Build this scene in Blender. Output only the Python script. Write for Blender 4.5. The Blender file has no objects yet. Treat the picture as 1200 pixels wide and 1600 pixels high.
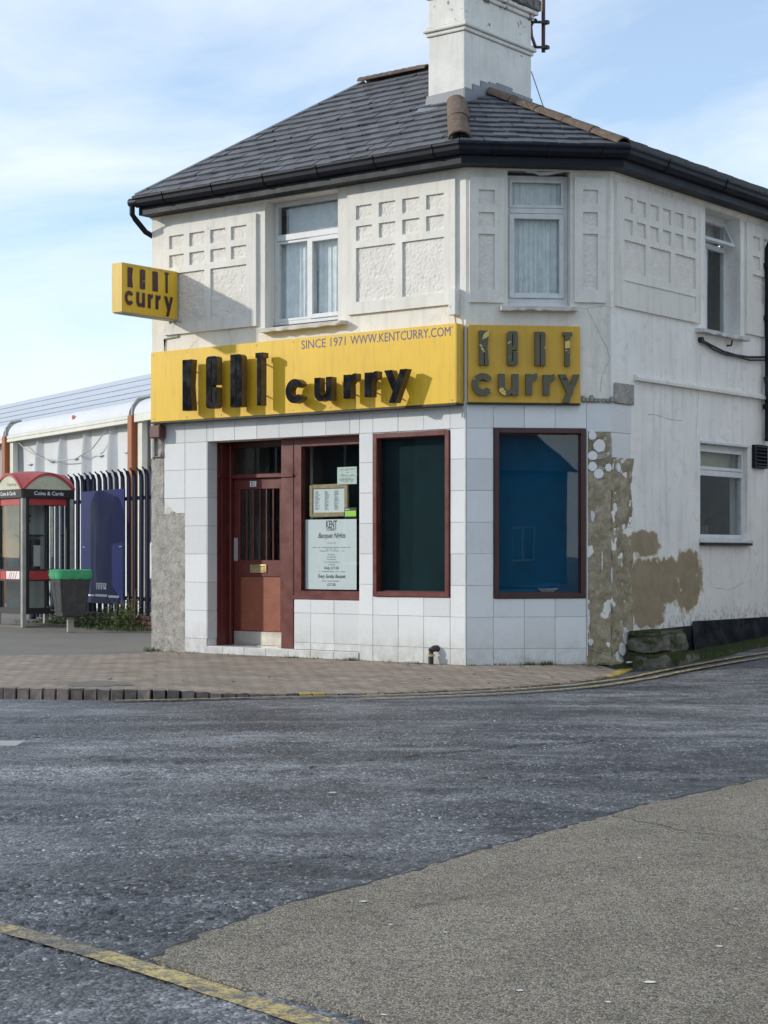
import bpy, bmesh, math, random
from mathutils import Vector, Matrix, noise, geometry
random.seed(7)
R = math.radians
S = bpy.context.scene
COL = S.collection

# ------------------------------------------------------------------ camera, sky, sun, exposure
FPX, HOR, CZ = 2826.0, 867.0, 1.19            # focal length in photo pixels, horizon row, eye height
cam_d = bpy.data.cameras.new('camera'); cam = bpy.data.objects.new('camera', cam_d); COL.objects.link(cam)
cam.location = (0, 0, CZ); cam.rotation_euler = (R(90), 0, 0)
cam_d.sensor_fit = 'VERTICAL'; cam_d.sensor_height = 24; cam_d.lens = 24*FPX/1600
cam_d.shift_y = (HOR-800)/1600; cam_d.clip_end = 3000; cam_d.clip_start = .1
S.camera = cam
SUN_EL, SUN_AZ = R(20), R(270)                # sun stands to the left of the camera
world = bpy.data.worlds.new('World'); S.world = world; world.use_nodes = True
def build_world():
    nt = world.node_tree; nt.nodes.clear(); N = nt.nodes.new; L = nt.links.new
    out = N('ShaderNodeOutputWorld'); bg = N('ShaderNodeBackground'); bg.inputs[1].default_value = .15
    sky = N('ShaderNodeTexSky'); sky.sky_type = 'NISHITA'; sky.sun_disc = False
    sky.sun_elevation = SUN_EL; sky.sun_rotation = SUN_AZ; sky.air_density = 1.0; sky.dust_density = .15; sky.ozone_density = 3.0
    tc = N('ShaderNodeTexCoord'); sep = N('ShaderNodeSeparateXYZ'); L(tc.outputs['Generated'], sep.inputs[0])
    add = N('ShaderNodeMath'); add.operation = 'ADD'; add.inputs[1].default_value = .30; L(sep.outputs[2], add.inputs[0])
    mx = N('ShaderNodeMath'); mx.operation = 'MAXIMUM'; mx.inputs[1].default_value = .1; L(add.outputs[0], mx.inputs[0])
    dx = N('ShaderNodeMath'); dx.operation = 'DIVIDE'; L(sep.outputs[0], dx.inputs[0]); L(mx.outputs[0], dx.inputs[1])
    dy = N('ShaderNodeMath'); dy.operation = 'DIVIDE'; L(sep.outputs[1], dy.inputs[0]); L(mx.outputs[0], dy.inputs[1])
    cb = N('ShaderNodeCombineXYZ'); L(dx.outputs[0], cb.inputs[0]); L(dy.outputs[0], cb.inputs[1])
    mp = N('ShaderNodeMapping'); mp.inputs['Rotation'].default_value = (0, 0, R(28)); mp.inputs['Scale'].default_value = (.8, 1.1, 1)
    mp.inputs['Location'].default_value = (5.1, 3.3, 0); L(cb.outputs[0], mp.inputs[0])
    n1 = N('ShaderNodeTexNoise'); n1.inputs['Scale'].default_value = 1.7; n1.inputs['Detail'].default_value = 9; n1.inputs['Roughness'].default_value = .58
    n1.inputs['Distortion'].default_value = .5; L(mp.outputs[0], n1.inputs[0])
    r1 = N('ShaderNodeValToRGB'); r1.color_ramp.elements[0].position = .38; r1.color_ramp.elements[1].position = .68
    r1.color_ramp.elements[0].color = (.22, .22, .22, 1); r1.color_ramp.elements[1].color = (.97, .97, .97, 1); L(n1.outputs[0], r1.inputs[0])
    mixc = N('ShaderNodeMixRGB'); L(r1.outputs[0], mixc.inputs[0]); L(sky.outputs[0], mixc.inputs[1]); mixc.inputs[2].default_value = (4.55, 4.85, 5.15, 1)
    L(mixc.outputs[0], bg.inputs[0]); L(bg.outputs[0], out.inputs[0])
build_world()
sd = bpy.data.lights.new('sun', 'SUN'); sun = bpy.data.objects.new('sun', sd); COL.objects.link(sun)
sd.energy = 2.0; sd.angle = R(1.4); sd.color = (1, .925, .81)
sv = Vector((-math.cos(SUN_EL), .004, math.sin(SUN_EL)))
sun.rotation_euler = sv.to_track_quat('Z', 'Y').to_euler(); sun.location = (-20, 5, 15)
S.view_settings.view_transform = 'Standard'; S.view_settings.look = 'None'; S.view_settings.gamma = 1
S.view_settings.exposure = 0.59; S.view_settings.use_curve_mapping = False
S.render.engine = 'CYCLES'
S.cycles.max_bounces = 7; S.cycles.transparent_max_bounces = 12; S.cycles.caustics_reflective = False; S.cycles.caustics_refractive = False

# ------------------------------------------------------------------ frames: local x right along a wall, y into it, z up
def frame(ox, oy, ang, oz=0):
    return Matrix.Translation((ox, oy, oz)) @ Matrix.Rotation(ang, 4, 'Z')
A0 = R(-37.9)
D1 = 19.4
C1 = Vector((128/FPX*D1, D1))
F = frame(C1.x, C1.y, A0)                      # street front
CW = 1.59
G = frame(C1.x, C1.y, A0+R(45))                # splayed corner
c2 = G @ Vector((CW, 0, 0)); C2 = Vector((c2.x, c2.y))
H = frame(C2.x, C2.y, A0+R(90))                # side street wall
CAM = Vector((0, 0, CZ))
def hit(fr, px, py, off=0.0):
    """wall position (x, z) seen at a photo pixel on the plane y = off of a wall frame"""
    inv = fr.inverted(); o = inv @ CAM
    d = inv.to_3x3() @ Vector(((px-600)/FPX, 1, (HOR-py)/FPX))
    t = (off-o.y)/d.y
    p = o+d*t
    return p.x, p.z
def hx(fr, px, off=0.0): return hit(fr, px, 800, off)[0]
def gnd(px, py, z=0.0):
    y = (z-CZ)/((HOR-py)/FPX); return Vector(((px-600)/FPX*y, y, z))
def sstep(a, b, x):
    t = max(0, min(1, (x-a)/(b-a))); return t*t*(3-2*t)
def road_z(x, y):
    s = (x-C2.x)*math.cos(A0+R(90))+(y-C2.y)*math.sin(A0+R(90))
    r = .05*max(0, min(25, s+.6))
    return -.09+r*sstep(.8, 2.6, x)
def gnd_road(px, py, lift=0.0):
    z = -.09
    for _ in range(12):
        p = gnd(px, py, z); z = z*.4+(road_z(p.x, p.y)+lift)*.6
    return gnd(px, py, z)

# ------------------------------------------------------------------ materials
MATS = {}
def nodes(name):
    m = bpy.data.materials.new(name); m.use_nodes = True; nt = m.node_tree
    for n in list(nt.nodes): nt.nodes.remove(n)
    out = nt.nodes.new('ShaderNodeOutputMaterial'); MATS[name] = m
    return m, nt, out
class NB:
    def __init__(s, nt): s.nt = nt
    def n(s, t, **k):
        nd = s.nt.nodes.new(t)
        for a, v in k.items():
            if a.startswith('i_'):
                key = a[2:].replace('_', ' ')
                nd.inputs[key].default_value = v
            else: setattr(nd, a, v)
        return nd
    def l(s, a, b): s.nt.links.new(a, b)
    def noise(s, vec, scale, detail=4, rough=.55, dist=0.0):
        nd = s.n('ShaderNodeTexNoise'); nd.inputs['Scale'].default_value = scale; nd.inputs['Detail'].default_value = detail
        nd.inputs['Roughness'].default_value = rough; nd.inputs['Distortion'].default_value = dist
        if vec is not None: s.l(vec, nd.inputs[0])
        return nd.outputs[0]
    def ramp(s, fac, stops):
        nd = s.n('ShaderNodeValToRGB'); cr = nd.color_ramp
        while len(cr.elements) < len(stops): cr.elements.new(.5)
        for e, (p, c) in zip(cr.elements, stops):
            e.position = p; e.color = (c, c, c, 1) if isinstance(c, (int, float)) else (*c, 1)
        s.l(fac, nd.inputs[0]); return nd.outputs[0]
    def mix(s, fac, a, b, mode='MIX'):
        nd = s.n('ShaderNodeMixRGB', blend_type=mode)
        for i, v in ((0, fac), (1, a), (2, b)):
            if hasattr(v, 'node'): s.l(v, nd.inputs[i])
            elif isinstance(v, (int, float)): nd.inputs[i].default_value = v if i == 0 else (v, v, v, 1)
            else: nd.inputs[i].default_value = (*v, 1)
        return nd.outputs[0]
    def math(s, op, a, b=None, c=None):
        nd = s.n('ShaderNodeMath', operation=op)
        for i, v in enumerate((a, b, c)):
            if v is None: continue
            if hasattr(v, 'node'): s.l(v, nd.inputs[i])
            else: nd.inputs[i].default_value = v
        return nd.outputs[0]
    def maprange(s, v, a, b, c=0, d=1):
        nd = s.n('ShaderNodeMapRange'); s.l(v, nd.inputs[0])
        for i, x in enumerate((a, b, c, d)): nd.inputs[i+1].default_value = x
        return nd.outputs[0]
    def mapping(s, vec, scale=(1, 1, 1), loc=(0, 0, 0), rot=(0, 0, 0)):
        nd = s.n('ShaderNodeMapping'); s.l(vec, nd.inputs[0])
        nd.inputs['Scale'].default_value = scale; nd.inputs['Location'].default_value = loc; nd.inputs['Rotation'].default_value = rot
        return nd.outputs[0]
    def bsdf(s, out, col, rough=.6, bump=None, bstr=.3, bdist=.01, spec=.5, metal=0.0, coat=0.0):
        b = s.n('ShaderNodeBsdfPrincipled')
        def put(k, v):
            if hasattr(v, 'node'): s.l(v, b.inputs[k])
            elif isinstance(v, (int, float)): b.inputs[k].default_value = v
            else: b.inputs[k].default_value = (*v, 1)
        put('Base Color', col); put('Roughness', rough); put('Specular IOR Level', spec); put('Metallic', metal); put('Coat Weight', coat)
        if bump is not None:
            bn = s.n('ShaderNodeBump'); bn.inputs['Strength'].default_value = bstr; bn.inputs['Distance'].default_value = bdist
            s.l(bump, bn.inputs['Height']); s.l(bn.outputs[0], b.inputs['Normal'])
        s.l(b.outputs[0], out.inputs[0]); return b
    def obj(s): return s.n('ShaderNodeTexCoord').outputs['Object']
    def pos(s): return s.n('ShaderNodeNewGeometry').outputs['Position']
    def rnd(s): return s.n('ShaderNodeObjectInfo').outputs['Random']

def plain(name, col, rough=.5, var=.12, vscale=9, bump=.15, bscale=70, metal=0.0, spec=.5, rv=0.0, dirt=None, dirtamt=.3):
    """painted / plain surface: soft mottling, fine grain, optional dirt in blotches and per-piece tone"""
    m, nt, out = nodes(name); b = NB(nt); p = b.pos()
    n1 = b.noise(p, vscale, 6, .6)
    f = b.maprange(n1, .3, .7, 1-var, 1+var)
    c = b.mix(1, col, f, 'MULTIPLY')
    if rv:
        c = b.mix(1, c, b.maprange(b.rnd(), 0, 1, 1-rv, 1+rv), 'MULTIPLY')
    if dirt:
        n2 = b.noise(p, vscale*.7, 8, .7, .6)
        c = b.mix(b.math('MULTIPLY', b.ramp(n2, [(.5, 0), (.72, 1)]), dirtamt), c, dirt)
    n3 = b.noise(p, bscale, 4, .6)
    r = b.maprange(n1, .3, .7, max(.02, rough-.07), min(1, rough+.07))
    b.bsdf(out, c, r, n3, bump, .004, spec, metal)
    return m

def stucco(name, col, extra=None):
    """old painted render: cream white with grime streaks running down and faint blotches"""
    m, nt, out = nodes(name); b = NB(nt); p = b.pos(); o = b.obj()
    n1 = b.noise(p, 1.6, 6, .6); c = b.mix(1, col, b.maprange(n1, .3, .7, .93, 1.05), 'MULTIPLY')
    st = b.noise(b.mapping(p, (7, 7, .55)), 1.5, 6, .65)
    c = b.mix(b.math('MULTIPLY', b.ramp(st, [(.5, 0), (.75, 1)]), .36), c, (.40, .37, .31))
    bl = b.noise(p, 7, 9, .72, .5)
    c = b.mix(b.math('MULTIPLY', b.ramp(bl, [(.54, 0), (.7, 1)]), .38), c, (.46, .42, .34))
    if extra: c = extra(b, c, o, p)
    n3 = b.noise(p, 26, 8, .7); n4 = b.noise(p, 3.2, 4, .5)
    h = b.math('ADD', n3, b.math('MULTIPLY', n4, 2.2))
    b.bsdf(out, c, .72, h, .3, .012, .3)
    return m

def side_wear(b, c, o, p):
    """bare brown render showing where the white paint has come off the lower side wall"""
    sep = b.n('ShaderNodeSeparateXYZ'); b.l(o, sep.inputs[0]); x, z = sep.outputs[0], sep.outputs[2]
    wob = b.noise(p, 3.2, 8, .62); w2 = b.noise(p, 11, 5, .6)
    def blob(cx, cz, rx, rz):
        dx = b.math('DIVIDE', b.math('SUBTRACT', x, cx), rx); dz = b.math('DIVIDE', b.math('SUBTRACT', z, cz), rz)
        dx = b.math('POWER', b.math('ABSOLUTE', dx), 2.6); dz = b.math('POWER', b.math('ABSOLUTE', dz), 2.6)
        return b.math('SUBTRACT', 1, b.math('ADD', dx, dz))
    x0 = .42
    m1 = blob(x0+.30, 1.31, .38, .15); m2 = blob(x0+.58, .88, .84, .28); m3 = blob(x0+.36, .62, .46, .24)
    m4 = blob(x0+1.34, .9, .34, .36)
    mm = b.math('MAXIMUM', b.math('MAXIMUM', m1, m2), b.math('MAXIMUM', m3, m4))
    f = b.math('ADD', mm, b.math('MULTIPLY', b.math('SUBTRACT', wob, .5), 2.6))
    f = b.math('ADD', f, b.math('MULTIPLY', b.math('SUBTRACT', w2, .5), 1.9))
    rim = b.ramp(b.maprange(f, -.2, 1.1), [(.0, 0), (.2, 1)]); core = b.ramp(b.maprange(f, -.2, 1.1), [(.22, 0), (.36, 1)])
    tone = b.mix(b.noise(p, 6, 8, .7), (.19, .14, .08), (.45, .365, .25))
    c = b.mix(b.math('MULTIPLY', rim, .75), c, (.62, .53, .38)); c = b.mix(core, c, tone)
    low = b.maprange(z, .62, .42); sp = b.ramp(b.noise(p, 13, 6, .7), [(.5, 0), (.56, 1)])
    c = b.mix(b.math('MULTIPLY', b.math('MULTIPLY', low, sp), .6), c, (.3, .27, .22))
    return c

M = {}
CREAM = (.77, .755, .70)
M['stucco'] = stucco('cream_stucco', CREAM)
M['stucco_side'] = stucco('worn_side_stucco', (.86, .85, .82), side_wear)
def mk_roughcast():
    m, nt, out = nodes('roughcast'); b = NB(nt); p = b.pos()
    c = b.mix(1, (.77, .745, .69), b.maprange(b.noise(p, 9, 6, .6), .3, .7, .88, 1.05), 'MULTIPLY')
    b.bsdf(out, c, .85, b.noise(p, 90, 5, .6), .4, .006, .2); return m
M['rough'] = mk_roughcast()
def mk_tile():
    m, nt, out = nodes('glazed_white_tile'); b = NB(nt); p = b.pos()
    c = b.mix(1, (.73, .755, .77), b.maprange(b.rnd(), 0, 1, .89, 1.04), 'MULTIPLY')
    bl = b.noise(p, 4, 8, .7, .8); c = b.mix(b.math('MULTIPLY', b.ramp(bl, [(.48, 0), (.75, 1)]), .25), c, (.48, .45, .38))
    st = b.noise(b.mapping(p, (9, 9, 1)), 2, 6, .65); c = b.mix(b.math('MULTIPLY', b.ramp(st, [(.55, 0), (.75, 1)]), .15), c, (.45, .42, .36))
    sep = b.n('ShaderNodeSeparateXYZ'); b.l(p, sep.inputs[0])
    splash = b.math('MULTIPLY', b.maprange(sep.outputs[2], .42, .0), b.ramp(b.noise(p, 8, 7, .7), [(.3, 0), (.7, 1)]))
    c = b.mix(b.math('MULTIPLY', splash, .75), c, (.33, .3, .24))
    b.bsdf(out, c, b.maprange(bl, .3, .7, .12, .34), b.noise(p, 2.2, 3), .12, .02, .5); return m
M['tile'] = mk_tile()
M['grout'] = plain('tile_bed_mortar', (.58, .57, .55), .9, .2, 12, .4, 60)
def mk_cement(name, c1, c2, c3, scale=5, white=.3):
    m, nt, out = nodes(name); b = NB(nt); p = b.pos()
    n1 = b.noise(p, scale, 8, .68, .4); n2 = b.noise(p, scale*4.5, 7, .7); n3 = b.noise(b.mapping(p, (1, 1, .45)), scale*2.2, 8, .72, .7)
    c = b.mix(b.ramp(n1, [(.35, 0), (.65, 1)]), c1, c2)
    c = b.mix(b.math('MULTIPLY', b.ramp(n2, [(.48, 0), (.66, 1)]), .6), c, c3)
    c = b.mix(b.math('MULTIPLY', b.ramp(n3, [(.6, 0), (.64, 1)]), white), c, (.62, .6, .56))
    h = b.math('ADD', b.math('MULTIPLY', n1, 1.5), n2)
    b.bsdf(out, c, .93, h, .7, .02, .15); return m
M['cement'] = mk_cement('old_grey_render', (.25, .235, .21), (.45, .43, .40), (.56, .54, .5), 8, .7)
M['adhesive'] = mk_cement('stripped_tile_bed', (.27, .225, .145), (.46, .41, .31), (.2, .165, .12), 6, .5)
def mk_slate():
    m, nt, out = nodes('roof_slate'); b = NB(nt); p = b.pos()
    c = b.mix(b.rnd(), (.092, .098, .112), (.125, .13, .143))
    n1 = b.noise(p, 6, 8, .65); c = b.mix(1, c, b.maprange(n1, .3, .7, .72, 1.25), 'MULTIPLY')
    li = b.noise(p, 21, 6, .7); c = b.mix(b.math('MULTIPLY', b.ramp(li, [(.6, 0), (.7, 1)]), .4), c, (.2, .2, .17))
    b.bsdf(out, c, .55, b.noise(b.mapping(p, (1, 1, 1)), 34, 5, .6), .35, .006, .45); return m
M['slate'] = mk_slate()
def mk_terra():
    m, nt, out = nodes('weathered_clay'); b = NB(nt); p = b.pos()
    c = b.mix(b.noise(p, 8, 7, .65), (.09, .064, .052), (.185, .135, .108))
    c = b.mix(1, c, b.maprange(b.rnd(), 0, 1, .75, 1.2), 'MULTIPLY')
    li = b.noise(p, 17, 8, .7, .5); c = b.mix(b.math('MULTIPLY', b.ramp(li, [(.52, 0), (.62, 1)]), .55), c, (.26, .23, .15))
    b.bsdf(out, c, .9, b.noise(p, 45, 6, .7), .5, .008, .2); return m
M['terra'] = mk_terra()
def mk_chim():
    m, nt, out = nodes('peeling_white_paint'); b = NB(nt); p = b.pos()
    c = b.mix(1, (.76, .75, .71), b.maprange(b.noise(p, 3, 7, .6), .3, .7, .88, 1.05), 'MULTIPLY')
    st = b.noise(b.mapping(p, (8, 8, .8)), 2.4, 7, .7); c = b.mix(b.math('MULTIPLY', b.ramp(st, [(.5, 0), (.75, 1)]), .35), c, (.4, .38, .33))
    sep = b.n('ShaderNodeSeparateXYZ'); b.l(p, sep.inputs[0])
    peel = b.noise(b.mapping(p, (1, 1, 1.2)), 5.5, 9, .66, .4); up = b.maprange(sep.outputs[2], 6.9, 7.9, -.1, .09)
    pk = b.ramp(b.math('ADD', peel, up), [(.575, 0), (.59, 1)])
    c = b.mix(pk, c, b.mix(b.noise(p, 30, 5, .7), (.22, .2, .17), (.4, .37, .32)))
    h = b.math('SUBTRACT', b.noise(p, 12, 7, .65), b.math('MULTIPLY', pk, .5))
    b.bsdf(out, c, .75, h, .4, .015, .25); return m
M['chim'] = mk_chim()
M['soot'] = mk_cement('sooty_cap', (.06, .06, .06), (.3, .29, .27), (.12, .12, .11), 9, .4)
M['lead'] = plain('lead_flashing', (.22, .235, .26), .5, .25, 8, .3, 30, 0, .5)
M['black'] = plain('black_gloss_paint', (.007, .010, .018), .5, .25, 6, .1, 30, spec=.22, dirt=(.05, .05, .055), dirtamt=.2)
M['blackplinth'] = plain('black_plinth_paint', (.010, .013, .020), .7, .3, 6, .5, 25, spec=.2, dirt=(.13, .12, .10), dirtamt=.35)
M['brownpaint'] = plain('oxblood_paint', (.115, .022, .018), .38, .2, 7, .15, 40, dirt=(.14, .09, .07), dirtamt=.25)
M['darkbrown'] = plain('dark_brown_frame', (.055, .018, .015), .35, .2, 7, .1, 40)
def mk_ply():
    m, nt, out = nodes('red_brown_door_panel'); b = NB(nt); p = b.pos()
    g = b.noise(b.mapping(p, (3, 3, 16)), 3, 8, .7, 1.2); c = b.mix(g, (.17, .045, .022), (.36, .115, .06))
    c = b.mix(1, c, b.maprange(b.noise(p, 5, 6, .6), .3, .7, .8, 1.15), 'MULTIPLY')
    b.bsdf(out, c, .42, g, .15, .004); return m
M['ply'] = mk_ply()
M['brass'] = plain('brass', (.50, .40, .20), .4, .25, 20, .1, 60, .8)
M['steel'] = plain('brushed_steel', (.52, .50, .44), .42, .15, 9, .1, 120, .6)
M['upvc'] = plain('white_window_paint', (.66, .68, .69), .45, .08, 8, .12, 40, dirt=(.4, .4, .38), dirtamt=.25)
M['oldwhite'] = plain('flaking_white_paint', (.62, .63, .63), .6, .12, 10, .4, 30, dirt=(.3, .28, .24), dirtamt=.5)
M['sill'] = plain('painted_stone_sill', (.62, .59, .53), .75, .15, 8, .5, 30, dirt=(.32, .29, .24), dirtamt=.4)
def mk_yellow(name, col, r=.38):
    m, nt, out = nodes(name); b = NB(nt); p = b.pos()
    c = b.mix(1, col, b.maprange(b.noise(p, 1.7, 6, .6), .3, .7, .93, 1.04), 'MULTIPLY')
    st = b.noise(b.mapping(p, (10, 10, .9)), 2.2, 7, .7); c = b.mix(b.math('MULTIPLY', b.ramp(st, [(.48, 0), (.76, 1)]), .42), c, (.36, .25, .05))
    b.bsdf(out, c, r, b.noise(p, 5, 3), .06, .01, .4); return m
M['yellow'] = mk_yellow('yellow_sign_panel', (.80, .51, .035))
M['yellow2'] = mk_yellow('faded_yellow_edge', (.72, .50, .10), .5)
M['yellow3'] = mk_yellow('corner_sign_yellow', (.66, .40, .045), .42)
M['navytext'] = plain('navy_vinyl', (.045, .05, .19), .4, .05)
M['purple'] = plain('dark_purple_vinyl', (.05, .016, .03), .4, .1)
M['blackacry'] = plain('black_acrylic', (.006, .006, .009), .16, .3, 7, .05, 20, spec=.35, dirt=(.05, .045, .04), dirtamt=.25)
M['bronze'] = plain('bronze_letter_side', (.13, .09, .035), .45, .3, 12, .2, 50, .2)
def mk_wornletter():
    m, nt, out = nodes('faded_letter_face'); b = NB(nt); p = b.pos()
    c = b.mix(b.noise(p, 7, 6, .6), (.075, .07, .04), (.125, .115, .07))
    f = b.noise(p, 3.3, 5, .6, .9); c = b.mix(b.ramp(f, [(.60, 0), (.605, 1)]), c, (.70, .52, .16))
    c = b.mix(b.ramp(b.noise(b.mapping(p, (1, 1, 1), (4, 2, 8)), 3.5, 4, .6, .6), [(.66, 0), (.67, 1)]), c, (.02, .02, .025))
    b.bsdf(out, c, .45, b.noise(p, 22, 5), .15, .005); return m
M['wornletter'] = mk_wornletter()
def glass(name, tint, gl=1.0, rough=.01, ior=1.5):
    m, nt, out = nodes(name); b = NB(nt)
    t = b.n('ShaderNodeBsdfTransparent'); t.inputs[0].default_value = (*tint, 1)
    g = b.n('ShaderNodeBsdfGlossy'); g.inputs['Roughness'].default_value = rough; g.inputs[0].default_value = (gl, gl, gl, 1)
    lw = b.n('ShaderNodeLayerWeight'); fr = b.math('ADD', b.math('MULTIPLY', b.math('POWER', lw.outputs['Facing'], 5), .9), .034)
    bn = b.n('ShaderNodeBump'); bn.inputs['Strength'].default_value = .012; bn.inputs['Distance'].default_value = .05
    b.l(b.noise(b.pos(), 1.3, 2), bn.inputs['Height']); b.l(bn.outputs[0], g.inputs['Normal'])
    mx = b.n('ShaderNodeMixShader'); b.l(fr, mx.inputs[0]); b.l(t.outputs[0], mx.inputs[1]); b.l(g.outputs[0], mx.inputs[2])
    b.l(mx.outputs[0], out.inputs[0]); return m
M['glass'] = glass('window_glass', (.96, .98, .98))
M['shopglass'] = glass('shop_window_glass', (.93, .96, .96))
M['blueblind'] = plain('blue_blind_fabric', (.0, .07, .15), .95, .18, 3, .2, 60, spec=.05)
M['tealblind'] = plain('dark_green_blind_fabric', (.012, .030, .034), .95, .22, 3, .2, 60, spec=.05)
M['curtain'] = plain('net_curtain_fabric', (.74, .76, .76), .9, .12, 9, .2, 60, dirt=(.3, .34, .33), dirtamt=.3)
M['darkroom'] = plain('dim_interior_paint', (.06, .055, .05), .8, .2)
M['paper'] = plain('white_paper', (.76, .78, .79), .7, .03)
M['greenpaper'] = plain('pale_green_paper', (.66, .75, .68), .7, .05)
M['ink'] = plain('grey_ink', (.07, .075, .09), .6, .05)
M['lime'] = plain('lime_sticker', (.24, .55, .03), .5, .05)
M['pine'] = plain('gilt_wood_frame', (.36, .27, .14), .55, .25, 18, .2, 50)
M['plasticwhite'] = plain('white_plastic', (.66, .66, .64), .5, .08)
M['cable'] = plain('black_cable', (.014, .014, .016), .6, .2)
M['greycable'] = plain('grey_painted_conduit', (.4, .39, .36), .6, .2)
M['maroonbox'] = plain('maroon_plastic', (.10, .03, .028), .5, .2)
def mk_moss():
    m, nt, out = nodes('mossy_stone'); b = NB(nt); p = b.pos()
    c = b.mix(b.noise(p, 9, 7, .7), (.12, .115, .095), (.27, .255, .22))
    g = b.n('ShaderNodeNewGeometry'); sp = b.n('ShaderNodeSeparateXYZ'); b.l(g.outputs['Normal'], sp.inputs[0])
    f = b.math('ADD', b.noise(p, 4, 8, .7, .4), b.math('MULTIPLY', sp.outputs[2], .25))
    c = b.mix(b.ramp(f, [(.46, 0), (.6, 1)]), c, b.mix(b.noise(p, 30, 5), (.025, .036, .014), (.06, .075, .03)))
    b.bsdf(out, c, .95, b.noise(p, 30, 7, .7), .8, .02, .1); return m
M['moss'] = mk_moss()
M['leaf'] = plain('weed_leaf', (.07, .115, .03), .6, .4, 5, .1, 50, rv=.2)
M['leaf2'] = plain('dry_leaf', (.19, .16, .06), .7, .4, 5, .1, 50)
M['grass'] = plain('grass_blade', (.065, .10, .028), .7, .4, 4, .1, 50)
M['navy'] = plain('navy_fence_paint', (.005, .008, .028), .5, .25, 5, .1, 40, spec=.2)
M['blue'] = plain('royal_blue_hoarding', (.007, .013, .105), .5, .12, 1.5, .05, 30, spec=.2)
M['tent'] = plain('white_tent_vinyl', (.60, .62, .64), .5, .06, 1.2, .25, 4, dirt=(.5, .52, .54), dirtamt=.3)
M['tentroof'] = plain('tent_roof_vinyl', (.50, .54, .60), .5, .06, .6, .25, 2, dirt=(.5, .53, .58), dirtamt=.3)
M['rust'] = plain('terracotta_paint', (.33, .115, .045), .6, .15, 5, .1, 40)
M['alu'] = plain('cream_aluminium', (.66, .65, .58), .4, .08, 3)
M['red'] = plain('kiosk_red', (.42, .035, .04), .45, .15, 6, .1, 40, dirt=(.35, .2, .18), dirtamt=.35)
M['pinkred'] = plain('sun_faded_red_roof', (.36, .075, .075), .6, .15, 5, .1, 40, dirt=(.42, .25, .22), dirtamt=.45)
M['opal'] = plain('dirty_opal_panel', (.52, .52, .40), .5, .15, 5, .1, 40, dirt=(.3, .32, .22), dirtamt=.4)
M['greymetal'] = plain('galvanised_grey', (.33, .33, .31), .5, .2, 6, .1, 40)
M['kioskwhite'] = plain('kiosk_back_board', (.42, .45, .42), .6, .2, 4)
M['whitevinyl'] = plain('white_vinyl', (.75, .75, .75), .5, .05)
M['binblack'] = plain('charcoal_bin_plastic', (.03, .032, .036), .45, .25, 8, .15, 50, dirt=(.12, .12, .11), dirtamt=.4)
M['greenbag'] = plain('green_bin_liner', (.035, .30, .13), .35, .2, 12, .6, 25)
M['brickwall'] = plain('red_brick_base', (.07, .03, .027), .9, .3, 9, .4, 40, rv=.3)
M['pot'] = plain('old_pipe_iron', (.03, .028, .026), .6, .3, 12, .3, 50)

def mk_asphalt():
    m, nt, out = nodes('worn_asphalt'); b = NB(nt); p = b.pos()
    big = b.noise(b.mapping(p, (.35, 1.0, 1), (0, 0, 0), (0, 0, R(-12))), .55, 6, .6, .6)
    med = b.noise(p, 2.4, 9, .72, .4)
    lump = b.noise(p, 17, 6, .75, .3)
    vo = b.n('ShaderNodeTexVoronoi'); b.l(p, vo.inputs[0]); vo.inputs['Scale'].default_value = 75
    vo2 = b.n('ShaderNodeTexVoronoi'); b.l(p, vo2.inputs[0]); vo2.inputs['Scale'].default_value = 30
    chip = b.n('ShaderNodeSeparateColor'); b.l(vo.outputs['Color'], chip.inputs[0])
    chip2 = b.n('ShaderNodeSeparateColor'); b.l(vo2.outputs['Color'], chip2.inputs[0])
    c = b.mix(b.ramp(big, [(.38, 0), (.62, 1)]), (.046, .050, .058), (.185, .19, .197))
    c = b.mix(1, c, b.maprange(med, .34, .66, .45, 1.6), 'MULTIPLY')
    c = b.mix(1, c, b.maprange(chip.outputs[0], 0, 1, .45, 1.6), 'MULTIPLY')
    c = b.mix(1, c, b.maprange(chip2.outputs[0], 0, 1, .7, 1.3), 'MULTIPLY')
    c = b.mix(b.math('MULTIPLY', b.ramp(lump, [(.36, 1), (.50, 0)]), .6), c, (.018, .02, .026))
    c = b.mix(b.ramp(chip.outputs[1], [(.93, 0), (.97, 1)]), c, (.42, .43, .43))
    wear = b.noise(b.mapping(p, (.5, 1.6, 1), (3, 1, 0), (0, 0, R(8))), 1.1, 8, .68, .8)
    c = b.mix(b.math('MULTIPLY', b.ramp(wear, [(.5, 0), (.66, 1)]), .55), c, (.30, .306, .31))
    rav = b.noise(b.mapping(p, (.8, 1.5, 1), (5, 2, 0)), 1.4, 9, .7, 1.2)
    c = b.mix(b.math('MULTIPLY', b.ramp(rav, [(.52, 0), (.62, 1)]), .7), c, (.03, .033, .04))
    oil = b.noise(b.mapping(p, (.25, .9, 1), (1, 7, 0), (0, 0, R(-9))), .8, 5, .6, .5); c = b.mix(1, c, b.maprange(oil, .38, .62, .55, 1.3), 'MULTIPLY')
    d1 = b.math('SUBTRACT', 1, vo.outputs['Distance']); d2 = b.math('SUBTRACT', 1, vo2.outputs['Distance'])
    h = b.math('ADD', b.math('ADD', d1, b.math('MULTIPLY', d2, 1.2)), b.math('MULTIPLY', lump, 1.5))
    fine = b.noise(p, 160, 3, .6); h = b.math('ADD', h, b.math('MULTIPLY', fine, .35))
    b.bsdf(out, c, b.maprange(big, .35, .65, .36, .6), h, .8, .012, .5); return m
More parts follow.
